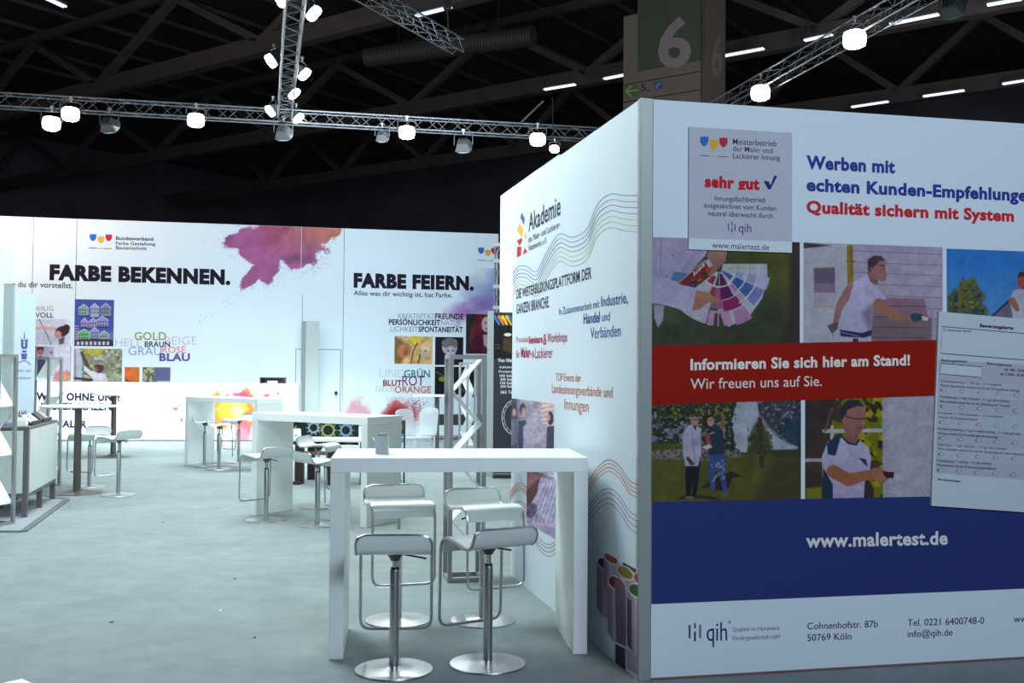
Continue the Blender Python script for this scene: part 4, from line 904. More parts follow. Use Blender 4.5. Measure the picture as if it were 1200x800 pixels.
stool((371.5, 615), -50, .64, 'bar stool nearer of two overlapping ones, right of the middle table left leg')
stool((372.5, 594), -105, .70, 'bar stool behind another one, under the middle white table')
stool((239.5, 545.5), -75, .70, 'bar stool by the inner left leg of the farthest white table')
stool((256.5, 549.5), -75, .68, 'bar stool in the centre before the farthest white table')
stool((279.5, 541.5), 140, .70, 'bar stool at the right end of the farthest white table, before the orange splash')
stool((104.5, 570), 165, .68, 'bar stool behind the brown posted round table at the left', 'bar stools at the round tables')
stool((138.6, 580), 62, .70, 'bar stool right of the brown posted round table at the left', 'bar stools at the round tables')

# ---- acrylic holder on the front table
hp = G(448, 531.5, 1.1); hp.z = 1.1
t = thing('sugar_holder', 'small clear acrylic holder standing on the large front table', 'holder', (hp.x, hp.y, 1.1), math.radians(-4))
bm = bmesh.new(); w_, d_, h_, k_ = .066, .05, .1, .004
B(bm, (0, 0, .003), (w_, d_, .005)); B(bm, (-w_ / 2, 0, h_ / 2 + .003), (k_, d_, h_)); B(bm, (w_ / 2, 0, h_ / 2 + .003), (k_, d_, h_)); B(bm, (0, -d_ / 2, h_ / 2 + .003), (w_ - .004, k_, h_ - .002)); B(bm, (0, d_ / 2, h_ / 2 + .003), (w_ - .004, k_, h_ - .002))
obj('body', bm, M_FROST, t)
obj('packet_stack', box((0, 0, .05), (w_ - .012, d_ - .012, .088)), mat('paper_white', (.72, .76, .76), .7, noise=.05, scale=90), t, bevel=.002)
obj('lid_strip', box((.002, -.0, .1105), (w_ - .014, d_ * .7, .012)), M_FRAME, t, bevel=.001)
bm = bmesh.new(); tube(bm, [(-w_ / 2 - .002, 0, .06), (-w_ / 2 - .013, -.002, .082), (-w_ / 2 - .022, -.003, .092)], .0035, 8); obj('handle', bm, M_CHROME, t)

# ---- round tables
def round_table(label, px, top_r, dark=True, h=1.095, th=.022):
    loc = G(*px); t = thing('round_table', label, 'table', loc, 0, 'round bar tables with brown posts')
    obj('tabletop', lathe(bmesh.new(), [(0, h - th), (top_r - .012, h - th), (top_r, h - th * .5), (top_r - .004, h), (0, h)], 56), M_TOP, t, smooth=True)
    obj('post', lathe(bmesh.new(), [(0, .05), (.046, .05), (.043, h - th - .03), (.09, h - th - .012), (.09, h - th), (0, h - th)], 28), M_BRONZE, t, smooth=True)
    obj('base', lathe(bmesh.new(), [(0, 0), (.30, 0), (.30, .006), (.2, .016), (.1, .034), (.048, .055), (0, .055)], 48), M_BRONZE, t, smooth=True)
    return t
round_table('round white table on a brown post, nearest one at the left', (90, 577.5), .46)
round_table('round white table farther back at the left, before the counter lettering', (132.5, 535), .37)
o3 = at(512.5, 430, 19.3); round_table('round white table behind the zigzag stand, below the printed word orange', pix((o3.x, o3.y, 0)), .45)

# ---- zigzag brochure stands
def zigzag(label, loc, rz, w=.27, d=.27, h=1.70, flip=False):
    t = thing('brochure_stand', label, 'stand', loc, rz, 'zigzag brochure stands'); p = .032
    for x in (-w / 2 + p / 2, w / 2 - p / 2):
        for y in (p / 2, d - p / 2): obj('post', box((x, y, h / 2), (p, p, h)), M_FRAME, t)
    for z in (p / 2, h - p / 2):
        for y in (p / 2, d - p / 2): obj('rail', box((0, y, z), (w - 2 * p, p, p)), M_FRAME, t)
        for x in (-w / 2 + p / 2, w / 2 - p / 2): obj('rail', box((x, d / 2, z), (p, d - 2 * p, p)), M_FRAME, t)
    z = h - p - .003; k = 0; half = .2425; a = w / 2 - .034
    while z - half > .03:
        x0, x1 = (a, -a) if (k % 2 == 0) != flip else (-a, a)
        bm = bmesh.new(); bar(bm, (x0, d / 2, z), (x1, d / 2, z - half), d - .012, .006, up=(-(z - (z - half)), 0, -(x1 - x0)) if False else (0, 0, 1))
        obj('shelf_leaf', bm, M_LEAF, t); z -= half; k += 1
    return t
l1 = G(527, 680); l2 = G(566.5, 684)
zigzag('zigzag brochure stand with grey frame, nearest one, beside the bright printed wall', ((l1.x + l2.x) / 2, (l1.y + l2.y) / 2, 0), math.radians(12), w=.285, d=.26)
c_ = at(543, 430, 18.6); zigzag('zigzag brochure stand seen small through the nearest zigzag stand', (c_.x, c_.y, 0), math.radians(-32), w=.2)
c_ = at(-13.5, 430, 10.25); zigzag('zigzag brochure stand cut by the left edge of the picture', (c_.x, c_.y, 0), math.radians(-15), w=.24)
c_ = at(48.5, 430, 13.6); zigzag('zigzag brochure stand behind the brown framed cabinet, beside the tower banner', (c_.x, c_.y, 0), math.radians(-15), w=.24)

# ---- counter before the back wall
K0 = at(-40, 430, 21.75); ang = math.radians(5.0); dirK = Vector((math.cos(ang), math.sin(ang), 0))
PK = Plane((K0.x, K0.y), dirK, ref=(250, 252, 254), step=.0015, white=.92)
ck = thing('reception_counter', 'long bright white counter with printed words and colour splash before the back wall', 'counter', (K0.x, K0.y, 0))
ku = PK.uz(349, 500)[0]; kz = PK.uz(200, 448.5)[1]
M_CTR = mat('counter_white', (.92, .93, .94), .4)
obj('front_panel', slab(PK, 0, ku, .03, kz - .03, .03), M_CTR, ck, world=True)
obj('worktop', slab(Plane(PK.o + PK.n * .015, PK.u), 0, ku, kz - .03, kz, .7), M_CTR, ck, world=True)
obj('plinth', slab(Plane(PK.o - PK.n * .03, PK.u), 0, ku, 0, .03, .02), M_FRAME, ck, world=True)
obj('side_panel', slab(Plane(PK.o - PK.n * .03, PK.u), ku - .03, ku, .03, kz - .03, .6), M_CTR, ck, world=True)
CT = (40, 38, 62)
text(PK, 'DIE WELT OHNE UNS?', (22, 468.2), (141, 469.5), 8.4, CT, ck, .05, 3)
text(PK, 'BESSER MALEN', (48, 479.6), (131, 480.4), 7.6, CT, ck, .05, 3)
text(PK, 'MALER', (64.5, 500), (102, 500.8), 7.8, (48, 44, 80), ck, .045, 3)
text(PK, '& ... FÜR ...', (68, 504), (96, 504.4), 2.8, (160, 160, 175), ck, .0, 3)
def splash(P):
    n = fbm(P.X, P.Y, 14, 3, 5); n2 = fbm(P.X, P.Y, 5, 9, 3)
    def blob(cx, cy, rx, ry, c, a=1., s=.16):
        e_ = 1 - np.sqrt(((P.X - cx) / rx) ** 2 + ((P.Y - cy) / ry) ** 2); P.put(np.clip((e_ + (n - .5) * 1.0 + (n2 - .5) * .5) / s, 0, 1) * a, c)
    blob(268, 488, 38, 26, (242, 150, 160), .5, .4); blob(260, 484, 30, 24, (245, 125, 60), 1, .2); blob(286, 480, 16, 24, (243, 115, 60), 1, .2); blob(272, 478, 22, 16, (252, 205, 60), 1, .3); blob(278, 482, 10, 9, (253, 235, 130), 1, .4)
    blob(284, 506, 9, 13, (240, 90, 110), .8)
    for cx, cy, rx, ry in ((206, 479, 4, 3), (211, 475, 4, 1.4), (213, 492, 2, 3), (234, 463, 6, 1), (266, 463, 4, 2), (281, 462, 12, 4), (313, 463, 6, 3.4), (326, 461, 2, 2.4), (293, 465, 6, 1.6), (207, 495, 1, 1)): blob(cx, cy, rx, ry, (225, 60, 110), .9, .5)
    g = vnoise(P.X * 1.2, P.Y * 1.2, 3); P.put((g > .93) * np.clip(1 - np.hypot((P.X - 265) / 75, (P.Y - 478) / 34), 0, 1) * .9, (225, 90, 130))
picture(PK, 196, 453.5, 348, 515, splash, ck, 'print of an orange, yellow and pink colour splash', bg=PK.ref, ppp=2.2, layer=1)
# things on the counter
q = at(320, 449, PK.hit(320, 449).y + .3)
t = thing('monitor_stand', 'small black open box standing on the counter at its right end', 'stand', (q.x, q.y, kz), ang)
bm = bmesh.new(); B(bm, (0, 0, .118), (.54, .25, .02)); obj('top', bm, M_DARK, t)
for x in (-.25, .25): obj('side', box((x, 0, .054), (.03, .25, .108)), M_DARK, t)
obj('back', box((0, .11, .054), (.47, .02, .108)), M_BRONZE, t); obj('paper_tray', box((0, -.02, .03), (.2, .16, .05)), M_TOP, t)

# ---- upright grey partition slabs
def fin(label, px_l, px_r, ytop, depth, dd, name='partition_slab'):
    a = at(px_l, 430, depth); b_ = at(px_r, 430, depth); h = at((px_l + px_r) / 2, ytop, depth).z
    t = thing(name, label, 'partition', ((a.x + b_.x) / 2, a.y, 0), 0, 'grey partition slabs')
    w = b_.x - a.x
    obj('core', box((0, dd / 2, h / 2 + .01), (w - .008, dd - .008, h - .02)), M_GREY, t); obj('edge_trim', box((0, dd / 2, h + .003), (w, dd, .008)), M_EDGE, t); obj('foot', box((0, dd / 2, .005), (w + .02, dd + .02, .01)), M_FRAME, t)
    return t
# the tall one at the counter's end stands turned, two faces visible
a = G(357, 512.5); t = thing('partition_slab', 'tall pale grey partition slab standing at the right end of the counter', 'partition', a, math.radians(-3), 'grey partition slabs')
hh = at(357, 376, a.y).z
bm = bmesh.new(); pf = [(0, 0), (.30, .02), (.30, .12), (.18, .62), (-.115, .60)]
pf = [(0, 0), (.29, .03), (.10, .40), (-.19, .36)]
prism(bm, pf, .012, hh); obj('core', bm, M_GREY, t, bevel=.004)
bm = bmesh.new(); prism(bm, [(x * 1.0, y * 1.0) for x, y in pf], 0, .012); obj('foot', bm, M_FRAME, t)
fin('grey partition slab at the left edge before the white wall', 2, 14, 333, 11.9, .05)

# ---- banner with the price list, far right
bd = 15.4; fa = at(570.8, 430, bd); fb = at(578.3, 430, bd); fc = at(612, 430, bd); bh = at(575, 364, bd).z
t = thing('price_banner', 'tall black banner with white price list beside the bright printed wall', 'banner', ((fa.x + fc.x) / 2, bd, 0), 0)
PN = Plane((fb.x, bd), (1, 0), ref=(190, 205, 215), step=.0008)
obj('side_post', box(((fa.x + fb.x) / 2 - t.location.x, .05, bh / 2), (fb.x - fa.x, .1, bh)), M_GREY, t)
obj('panel', slab(PN, 0.002, fc.x - fb.x, .05, bh - .02, .03), mat('banner_black', (.03, .032, .045), .5), t, world=True)
bm = bmesh.new(); B(bm, (.12, -.06, .02), (.56, .34, .03)); obj('foot_plate', bm, M_DARK, t)
for s_, y, c, x0, x1, bo in (('Von Hieb', 424, 4.2, 583.5, 602, .03), ('Aufnahmen', 431.2, 2.6, 585, 604, .02), ('Prozente', 436.5, 2.8, 584.6, 603, .02), ('100 Std.  -', 441.5, 2.8, 585.5, 605, .03), ('200 Std.  -', 445.8, 2.8, 586, 605, .03), ('150 Std.  -', 450, 2.8, 586, 605, .03), ('250 Std.  -', 454, 2.8, 586.3, 605, .03), ('365 Tage', 461, 3.4, 586.5, 605, .03)):
    text(PN, s_, (x0, y), (x1, y), c, (200, 205, 215), t, bo, 4)
def ph_ban(P):
    P.put(np.ones(P.X.shape), (28, 28, 34)); P.poly([(578, 364), (604, 364), (604, 368), (578, 368)], (60, 80, 75), soft=2)
    for x, c in ((580, (60, 100, 170)), (585, (220, 110, 60)), (589, (225, 190, 70)), (594, (215, 180, 60)), (598, (60, 90, 190))): P.limb([(x, 371), (x + 5, 380)], [4, 2.5], c)
    P.ell(595, 392, 4.5, 2, (210, 205, 160)); P.poly([(590, 396), (600, 396), (600, 414), (589, 410)], (75, 60, 40), soft=4); P.line([(580, 404), (585, 404), (585, 408), (580, 408)], .6, (90, 80, 70)); P.tex(3, .2, 3)
picture(PN, 578.8, 366, 611, 420, ph_ban, t, 'dark printed photo of coloured paint brushes', ppp=2.0, layer=2)
for r_, w_ in ((15, 1.0), (12.5, .6)):
    pts = [(603 + r_ * .98 * math.cos(x), 489 + r_ * 1.35 * math.sin(x)) for x in np.linspace(math.pi * .5, math.pi * 1.5, 18)]
    stroke(PN, pts, w_, (170, 175, 190), t, 'emblem_ring', 4)
for i in range(7):
    x = math.pi * (.6 + .13 * i); cx, cy = 603 + 13.6 * math.cos(x), 489 + 18.4 * math.sin(x); shape(PN, [[(cx - .6, cy - .9), (cx + .6, cy - .9), (cx + .6, cy + .9), (cx - .6, cy + .9)]], (150, 155, 170), t, 'emblem_tick', 5)

# ---- lattice pole at the end of the back wall
q = at(582.6, 430, 22.3); t = thing('lattice_pole', 'slim grey lattice pole between the back wall and the bright side wall', 'pole', (q.x, q.y, 0))
for x, y in ((-.06, 0), (.06, 0), (0, .1)): obj('tube', cyl(bmesh.new(), (x, y, 0), (x, y, 4.3), .018, n=8), M_ALU, t)
bm = bmesh.new()
for i in range(16): z = .1 + i * .26; s = 1 if i % 2 else -1; bar(bm, (-.06 * s, 0, z), (.06 * s, 0, z + .26), .012); bar(bm, (-.06 * s, 0, z), (0, .1, z + .26), .012)
o = obj('lacing', bm, M_ALU, t); o['kind'] = 'stuff'
for z in (2.45, 2.9, 3.35, 3.9, 4.25): obj('clamp', box((0, .02, z), (.2, .14, .08)), M_FRAME, t)

# ---- tower banner at the left
bd = 12.85; a = at(17, 430, bd); b_ = at(40.2, 430, bd); bz = at(28, 344, bd).z
t = thing('tower_banner', 'narrow white roll-up banner with a violet tower drawing behind the cabinet', 'banner', ((a.x + b_.x) / 2, bd, 0))
PT = Plane((a.x, bd), (1, 0), ref=(205, 222, 240), step=.001)
obj('fabric', slab(PT, 0, b_.x - a.x, .06, bz, .01), M_WALL, t, world=True); obj('foot_case', box((0, -.005, .03), (b_.x - a.x + .03, .16, .06)), M_EDGE, t)
TV = (95, 95, 160)
shape(PT, [[(28.3, 389), (28.9, 389), (29.4, 397), (27.8, 397)], [(24.6, 396), (26.6, 398), (30.6, 398), (32.8, 396), (32.2, 407), (30.4, 409), (26.8, 409), (24.8, 407)], [(25.6, 410.5), (31.6, 410.5), (30.8, 413), (26.4, 413)], [(24.6, 414), (32, 414), (31, 421), (25.6, 421)]], TV, t, 'tower_drawing', 2)
shape(PT, [[(27.8, 399), (29.3, 399), (29.3, 406), (27.8, 406)]], (215, 225, 240), t, 'tower_drawing', 3)
stroke(PT, smooth_path([(18, 430), (22, 425), (28, 422.6), (33, 424.5), (36, 428)], 5), 1.0, TV, t, 'tower_drawing', 2)
text(PT, 'Maler- und', (18.2, 435.5), (36, 435.5), 3.2, (130, 135, 175), t, .02, 2); text(PT, 'Lackierer', (18.2, 444), (36.5, 444), 3.2, (130, 135, 175), t, .02, 2)
for x, y, c in ((17.4, 486, (90, 80, 130)), (19.6, 484.5, (190, 150, 60)), (22, 482.5, (160, 60, 60))): shape(PT, [[(x, y), (x + 1.5, y - 1), (x + 1.5, y + 6.5), (x, y + 8)]], c, t, 'logo_bar', 2)
text(PT, 'ALLE', (24.6, 485.5), (31, 484.5), 3.6, (60, 55, 90), t, .05, 2); text(PT, 'WERK', (24.6, 491.5), (33, 490.4), 3.6, (60, 55, 90), t, .05, 2)

# ---- cabinet with grey frame at the left, on a carpet mat
ca_ = G(31.5, 607); dC = math.radians(-13.8); LX = 1.6; DX = .46; HX = .93
t = thing('display_cabinet', 'long white cabinet with brown grey frame and posts at the left edge', 'cabinet', (ca_.x, ca_.y, .008), -dC)
# local: x to the right, y along the length; near right corner at the origin, body extends to -x
fr = mat('cabinet_frame', (.17, .155, .16), .45, metal=.3); pnl = mat('cabinet_panel', (.66, .72, .7), .25)
for y in (.03, LX / 2, LX - .03):
    for x in (-.03, -DX + .03): obj('leg', box((x, y, .105), (.055, .055, .21)), fr, t)
obj('carcass', box((-DX / 2, LX / 2, .23 + (HX - .25) / 2), (DX - .03, LX - .03, HX - .27)), pnl, t)
for z in (.225, HX - .03):
    obj('frame_rail', box((-.0275, LX / 2, z), (.055, LX, .045)), fr, t); obj('frame_rail', box((-DX / 2, .0275, z), (DX - .11, .055, .045)), fr, t)
for x in (-.0275, -DX + .0275): obj('frame_post', box((x, .0275, .56), (.056, .056, .71)), fr, t)
for i in range(3):
    y0 = .06 + i * .515; obj('door', box((.0035, y0 + .25, .575), (.012, .5, .66)), pnl, t, bevel=.002)
obj('end_panel', box((-DX / 2, -.002, .575), (DX - .1, .012, .65)), pnl, t, bevel=.002)
obj('worktop', box((-DX / 2, LX / 2, HX), (DX + .01, LX + .01, .02)), fr, t)
RC = Matrix.Rotation(-dC, 4, 'Z')
def onC(x, y, z=HX + .02): return Vector((ca_.x, ca_.y, 0)) + RC @ Vector((x, y, z))
p_ = onC(-.10, .10); t = thing('card_box', 'small white card box on the near corner of the display cabinet', 'box', p_, -dC)
obj('body', box((0, 0, .035), (.13, .11, .07)), M_TOP, t, bevel=.004); obj('card_stack', box((0, 0, .083), (.10, .07, .024)), mat('paper_white', (.72, .76, .76), .7), t)
p_ = onC(-.085, .52, HX + .02); t = thing('leaflet_tray', 'tilted tray with a printed leaflet on the display cabinet, nearer one', 'tray', p_, -dC, 'leaflet trays on the cabinet')
RT = Matrix.Rotation(math.radians(38), 3, 'Y')
def tray(t, c1, c2):
    obj('tray_body', box((0, 0, .055), (.15, .5, .012), RT), M_DARK, t); obj('front_lip', box((.062, 0, .022), (.012, .5, .04)), M_DARK, t)
    obj('leaflet', box((-.005, -.1, .066), (.13, .24, .006), RT), c1, t); obj('leaflet', box((-.005, .14, .066), (.13, .18, .006), RT), c2, t)
    obj('support', box((-.05, 0, .045), (.015, .46, .088)), M_DARK, t)
tray(t, mat('leaflet_rose', (.55, .45, .42), .5, noise=.5, scale=14), mat('leaflet_grey', (.5, .52, .52), .5, noise=.5, scale=18))
p_ = onC(-.085, 1.12, HX + .02); t = thing('leaflet_tray', 'tilted black tray at the far end of the display cabinet top', 'tray', p_, -dC, 'leaflet trays on the cabinet')
tray(t, mat('leaflet_dark', (.07, .06, .055), .5, noise=.6, scale=14), mat('leaflet_mixed', (.35, .33, .3), .5, noise=.8, scale=20))
p_ = onC(-.27, .3, HX + .02); t = thing('brochure_pile', 'small stack of brochures with coloured covers behind the white card box', 'brochures', p_, -dC)
obj('brochure', box((0, 0, .02), (.15, .21, .04)), mat('leaflet_blue', (.3, .33, .45), .5, noise=.4, scale=12), t); obj('brochure', box((.01, .01, .11), (.02, .2, .14)), mat('leaflet_mixed2', (.45, .38, .35), .5, noise=.6, scale=16), t)
# mat
A1, A2, A3, A4 = G(-80, 622.6), G(27.5, 623), G(78.5, 585.8), G(48, 575)
A4 = G(50, 581); A5 = A4 + (A1 - A2) * .5; A1 = A2 + (A1 - A2) * .8
t = thing('carpet_mat', 'grey carpet mat with darker border under the display cabinet', 'mat', (A2.x, A2.y, 0))
bm = bmesh.new(); prism(bm, [A1, A2, A3, A4, A5], .001, .007); obj('mat_field', bm, M_MAT, t, world=True)
bm = bmesh.new()
for a, b_ in ((A1, A2), (A2, A3), (A3, A4)):
    a2 = Vector((a.x, a.y, .0065)); b2 = Vector((b_.x, b_.y, .0065)); bar(bm, a2, b2, .07, .008)
obj('mat_border', bm, M_MATEDGE, t, world=True)

# ---- low display table with the dark gear board behind the middle table
tb = G(352, 567); t = thing('low_display_table', 'low white display table on dark brown legs behind the middle bar table', 'table', (tb.x, tb.y, 0), math.radians(-6))
wood = mat('dark_brown_wood', (.035, .02, .018), .5); 
obj('tabletop', box((.44, .35, .60), (1.15, .72, .04)), M_TOP, t, bevel=.003)
for x in (-.03, .42, 1.33 - .45): 
    obj('leg', box((x, .05, .29), (.12, .06, .58)), wood, t)
obj('leg', box((-.03, .6, .29), (.1, .06, .58)), wood, t); obj('leg', box((.88, .6, .29), (.1, .06, .58)), wood, t)
obj('stretcher', box((.2, .05, .42), (.34, .03, .05)), mat('brown_rail', (.2, .1, .06), .5), t)
for x in (-.03, .42): obj('foot', box((x, -.02, .02), (.1, .16, .04)), wood, t)
gx0 = at(340, 430, tb.y + .42); gx1 = at(421, 430, tb.y + .42); gzt = at(380, 489, tb.y + .42).z
t = thing('gear_poster_board', 'dark green board with chalk gear drawings standing on the low table', 'board', ((gx0.x + gx1.x) / 2, gx0.y, .62), 0)
PG = Plane((gx0.x, gx0.y), (1, 0), ref=(200, 215, 215), step=.0008, k=.82)
obj('board', slab(PG, 0, gx1.x - gx0.x, .623, gzt, .02), mat('board_green', (.03, .045, .035), .6), t, world=True)
def ph_gear(P):
    P.put(np.ones(P.X.shape), (32, 42, 38)); P.tex(5, .25, 3)
    for cx, cy, r, c in ((367.5, 501, 5.5, (150, 185, 190)), (384.5, 504, 6.8, (165, 180, 110)), (405.5, 504, 6.0, (130, 170, 195)), (345, 505, 3, (190, 170, 120))):
        P.line([(cx + r * math.cos(x), cy + r * math.sin(x)) for x in np.linspace(0, 6.283, 25)], 2.0, c)
        for i in range(10): x = i * .6283; P.line([(cx + r * math.cos(x), cy + r * math.sin(x)), (cx + (r + 3) * math.cos(x), cy + (r + 3) * math.sin(x))], 1.3, c)
    P.poly([(404, 519), (411, 516), (414, 521), (405, 522)], (200, 130, 50)); P.line([(357, 513), (373, 515)], 1.6, (110, 125, 120)); P.poly([(405, 519), (408, 517), (409, 520)], (150, 90, 190)); P.line([(386, 516), (388, 520)], 1, (170, 180, 170))
picture(PG, 341, 491, 420.5, 520.5, ph_gear, t, 'print of chalk drawn gears on dark green', ppp=2.0, layer=2)
q = at(347.5, 515, tb.y + .12); t = thing('folded_card', 'white folded card with blue mark on the low display table', 'card', (q.x, tb.y + .12, .622), math.radians(25))
bm = bmesh.new(); B(bm, (0, -.03, .06), (.11, .004, .13), Matrix.Rotation(math.radians(-20), 3, 'X')); obj('front_leaf', bm, M_TOP, t)
bm = bmesh.new(); B(bm, (0, .03, .06), (.11, .004, .13), Matrix.Rotation(math.radians(20), 3, 'X')); obj('back_leaf', bm, M_TOP, t)
bm = bmesh.new(); B(bm, (-.02, -.043, .03), (.035, .004, .02), Matrix.Rotation(math.radians(-20), 3, 'X')); obj('printed_mark', bm, mat('blue_mark', (.05, .2, .5), .5), t)

# ---- framed poster stand right of the middle table
q = G(466, 566); sd_ = q.y; xa = at(463.5, 430, sd_).x; xb = at(475.5, 430, sd_).x; zt = at(470, 492.5, sd_).z
t = thing('poster_frame_stand', 'black framed stand with blue and brown pictures beside the clear chairs', 'stand', ((xa + xb) / 2, sd_, 0)); W_ = xb - xa
for x in (-W_ / 2 + .01, W_ / 2 - .01): obj('frame_post', box((x, .02, zt / 2), (.022, .03, zt)), M_DARK, t)
obj('frame_rail', box((0, .02, zt - .012), (W_ - .04, .028, .024)), M_DARK, t)
PF = Plane((xa + .02, sd_ + .012), (1, 0), ref=(190, 205, 215), step=.0008)
obj('backing', slab(PF, 0, W_ - .042, .25, zt - .03, .01), M_DARK, t, world=True)
def ph_fr(P):
    P.put(np.ones(P.X.shape), (30, 32, 45)); P.poly([(466, 496), (472, 497), (470, 508), (466, 512)], (175, 185, 190)); P.poly([(470, 494), (476, 494), (476, 508), (472, 505)], (90, 75, 60)); P.poly([(464, 514), (474, 506), (476, 516), (465, 522)], (90, 125, 185)); P.line([(464, 518), (475, 510)], 1.2, (200, 210, 225)); P.poly([(464, 521), (476, 517), (476, 526), (464, 526)], (190, 200, 205))
picture(PF, 464.9, 494.5, 474.9, 526, ph_fr, t, 'printed pictures in blue and brown', ppp=2.4, layer=2)
obj('foot', box((-.04, -.04, .02), (.12, .3, .03)), M_DARK, t)

# ---- clear chairs
def ghost(label, px, rz):
    q = at(px, 430, 17.2); t = thing('clear_chair', label, 'chair', (q.x, q.y, 0), rz, 'clear acrylic chairs')
    obj('seat', box((0, 0, .45), (.42, .42, .03)), M_CLEAR, t, bevel=.012)
    bm = bmesh.new(); nx, nz = 12, 8; g = []
    for k in range(nz + 1):
        z = .47 + .44 * k / nz; row = []
        for i in range(nx + 1):
            s = -1 + 2 * i / nx; zz = z - (0.05 * s ** 4 if k == nz else 0); row.append((.2 * s * (1 - (.12 * (k / nz) ** 6)), .2 + .03 * (1 - s * s) + .06 * k / nz, zz))
        g.append(row)
    f = [[bm.verts.new(v) for v in r] for r in g]; b_ = [[bm.verts.new((v[0], v[1] + .02, v[2])) for v in r] for r in g]
    for L_ in (f, b_):
        for k in range(nz):
            for i in range(nx): bm.faces.new((L_[k][i], L_[k][i + 1], L_[k + 1][i + 1], L_[k + 1][i]))
    for k in range(nz): bm.faces.new((f[k][0], f[k + 1][0], b_[k + 1][0], b_[k][0])); bm.faces.new((f[k][-1], b_[k][-1], b_[k + 1][-1], f[k + 1][-1]))
    for i in range(nx): bm.faces.new((f[0][i], b_[0][i], b_[0][i + 1], f[0][i + 1])); bm.faces.new((f[-1][i], f[-1][i + 1], b_[-1][i + 1], b_[-1][i]))
    obj('backrest', bm, M_CLEAR, t, smooth=True)
    for x in (-.18, .18):
        for y in (-.18, .18): obj('leg', cyl(bmesh.new(), (x, y, 0), (x * .97, y * .97, .436), .014, .02, 10), M_CLEAR, t)
    return t
ghost('clear acrylic chair on the left, beside the black framed stand', 487, math.radians(48))
ghost('clear acrylic chair on the right, before the low black bench', 488, math.radians(-35)).location.y += .75

# ---- low dark bench at the back wall
a = at(498, 430, 23.2); b_ = at(572, 430, 23.2); za = at(530, 485.5, 23.2).z; zb_ = at(530, 497.5, 23.2).z
t = thing('low_bench', 'low black bench along the foot of the back wall at the right', 'bench', ((a.x + b_.x) / 2, 23.2, 0), math.radians(7))
obj('seat', box((0, 0, (za + zb_) / 2), (b_.x - a.x, .35, za - zb_)), M_DARK, t, bevel=.01)
for x in (-.6, .6): obj('leg', box((x, .05, zb_ / 2), (.06, .25, zb_)), M_STEEL, t)

# ---- white table corner at the lower left, just inside the frame
q = G(26, 794.5, .75); t = thing('white_side_table', 'white table of which only a corner shows at the lower left edge', 'table', (q.x, q.y, 0), math.radians(50))
obj('tabletop', box((-.5, -.5, .735), (1.0, 1.0, .03)), M_TOP, t, bevel=.003)
for x in (-.96, -.04):
    for y in (-.96, -.04): obj('leg', box((x, y, .36), (.05, .05, .72)), M_FRAME, t)
# scraps on the carpet
random.seed(11)
for i, (x, y) in enumerate(((131, 729), (258, 716), (275, 678), (191, 612), (298, 747))):
    p_ = G(x, y); bm = bmesh.new(); r_ = .012 if i else .016
    lathe(bm, [(0, 0), (r_, .001), (r_ * .8, .006), (0, .008)], 7); o = obj('paper_scrap', bm, M_TOP if i == 1 else M_MATEDGE, None); o.location = p_; o.rotation_euler.z = i
    lab = ('dark scrap on the carpet, lowest at the left', 'tiny white scrap lying on the open carpet', 'dark scrap just above the white scrap on the carpet', 'dark scrap on the carpet below the left stools', 'dark scrap on the carpet near the left leg of the large table')[i]
    tag(o, lab, 'scrap', 'scraps on the carpet')

# ================================================================== OVERHEAD: lighting trusses
def brace_mesh(L, r=.007):
    bm = bmesh.new(); cyl(bm, (0, 0, 0), (0, 0, L), r, n=5); me = bpy.data.meshes.new('brace'); bm.to_mesh(me); bm.free(); me.materials.append(M_ALU); return me
def light_truss(label, a, b, s=.23, pitch=.24, single=200):
    """box truss from a to b (top level centre line), side s"""
    a = Vector(a); b = Vector(b); d = (b - a).normalized(); side = d.cross(Vector((0, 0, 1))).normalized(); up = side.cross(d)
    t = thing('lighting_truss', label, 'truss', a, 0, 'aluminium lighting trusses'); L = (b - a).length
    cor = [(-s / 2, 0), (s / 2, 0), (s / 2, -s), (-s / 2, -s)]
    for x, z in cor: obj('chord', cyl(bmesh.new(), side * x + up * z, side * x + up * z + d * L, .0165, n=8), M_ALU, t)
    n = int(L / pitch); seg = L / n; bl = math.hypot(seg, s); me = brace_mesh(bl)
    rest = bmesh.new(); cnt = 0
    for f in range(4):
        (x0, z0), (x1, z1) = cor[f], cor[(f + 1) % 4]
        for i in range(n):
            p = side * x0 + up * z0; q = side * x1 + up * z1
            if i % 2: p, q = q, p
            p = p + d * seg * i; q = q + d * seg * (i + 1)
            if f in (0, 2) and cnt < single or (f in (1, 3) and cnt < single):
                o = bpy.data.objects.new('brace', me); C.objects.link(o); o.parent = t; o.location = p; o.rotation_euler = (q - p).to_track_quat('Z', 'Y').to_euler(); cnt += 1
            else: bar(rest, p, q, .012)
    if len(rest.verts): o = obj('lacing', rest, M_ALU, t); o['kind'] = 'stuff'
    else: rest.free()
    return t, d, side, up
D0 = 18.2; T0 = at(0, 110, D0); ZT = T0.z
PTm = Plane((T0.x, T0.y), dirW)
ta = PTm.hit(-90, 120); tb_ = PTm.hit(1010, 160); ta.z = tb_.z = ZT
light_truss('long lighting truss running across above the back stand', ta, tb_, single=290)
J = PTm.hit(333, 137)
ra = Vector((J.x, J.y, ZT - .003)); rb = ra - dirA * 9.5; rb.z = ZT - .003
light_truss('lighting truss coming toward us with six side floodlights', ra - dirA * .35, rb, single=290)
Q = G(900, 86, ZT); qa = Q + dirA * 4.5; qb = Q - dirA * 9
light_truss('lighting truss high above the right printed wall', qa, qb, single=290)
e1_ = G(537, 47, 8.0); e2_ = G(462, 3, 8.0); dd_ = (e2_ - e1_).normalized()
light_truss('dim lighting truss end hanging high in the middle', e1_, e1_ + dd_ * 5, s=.25, single=290)
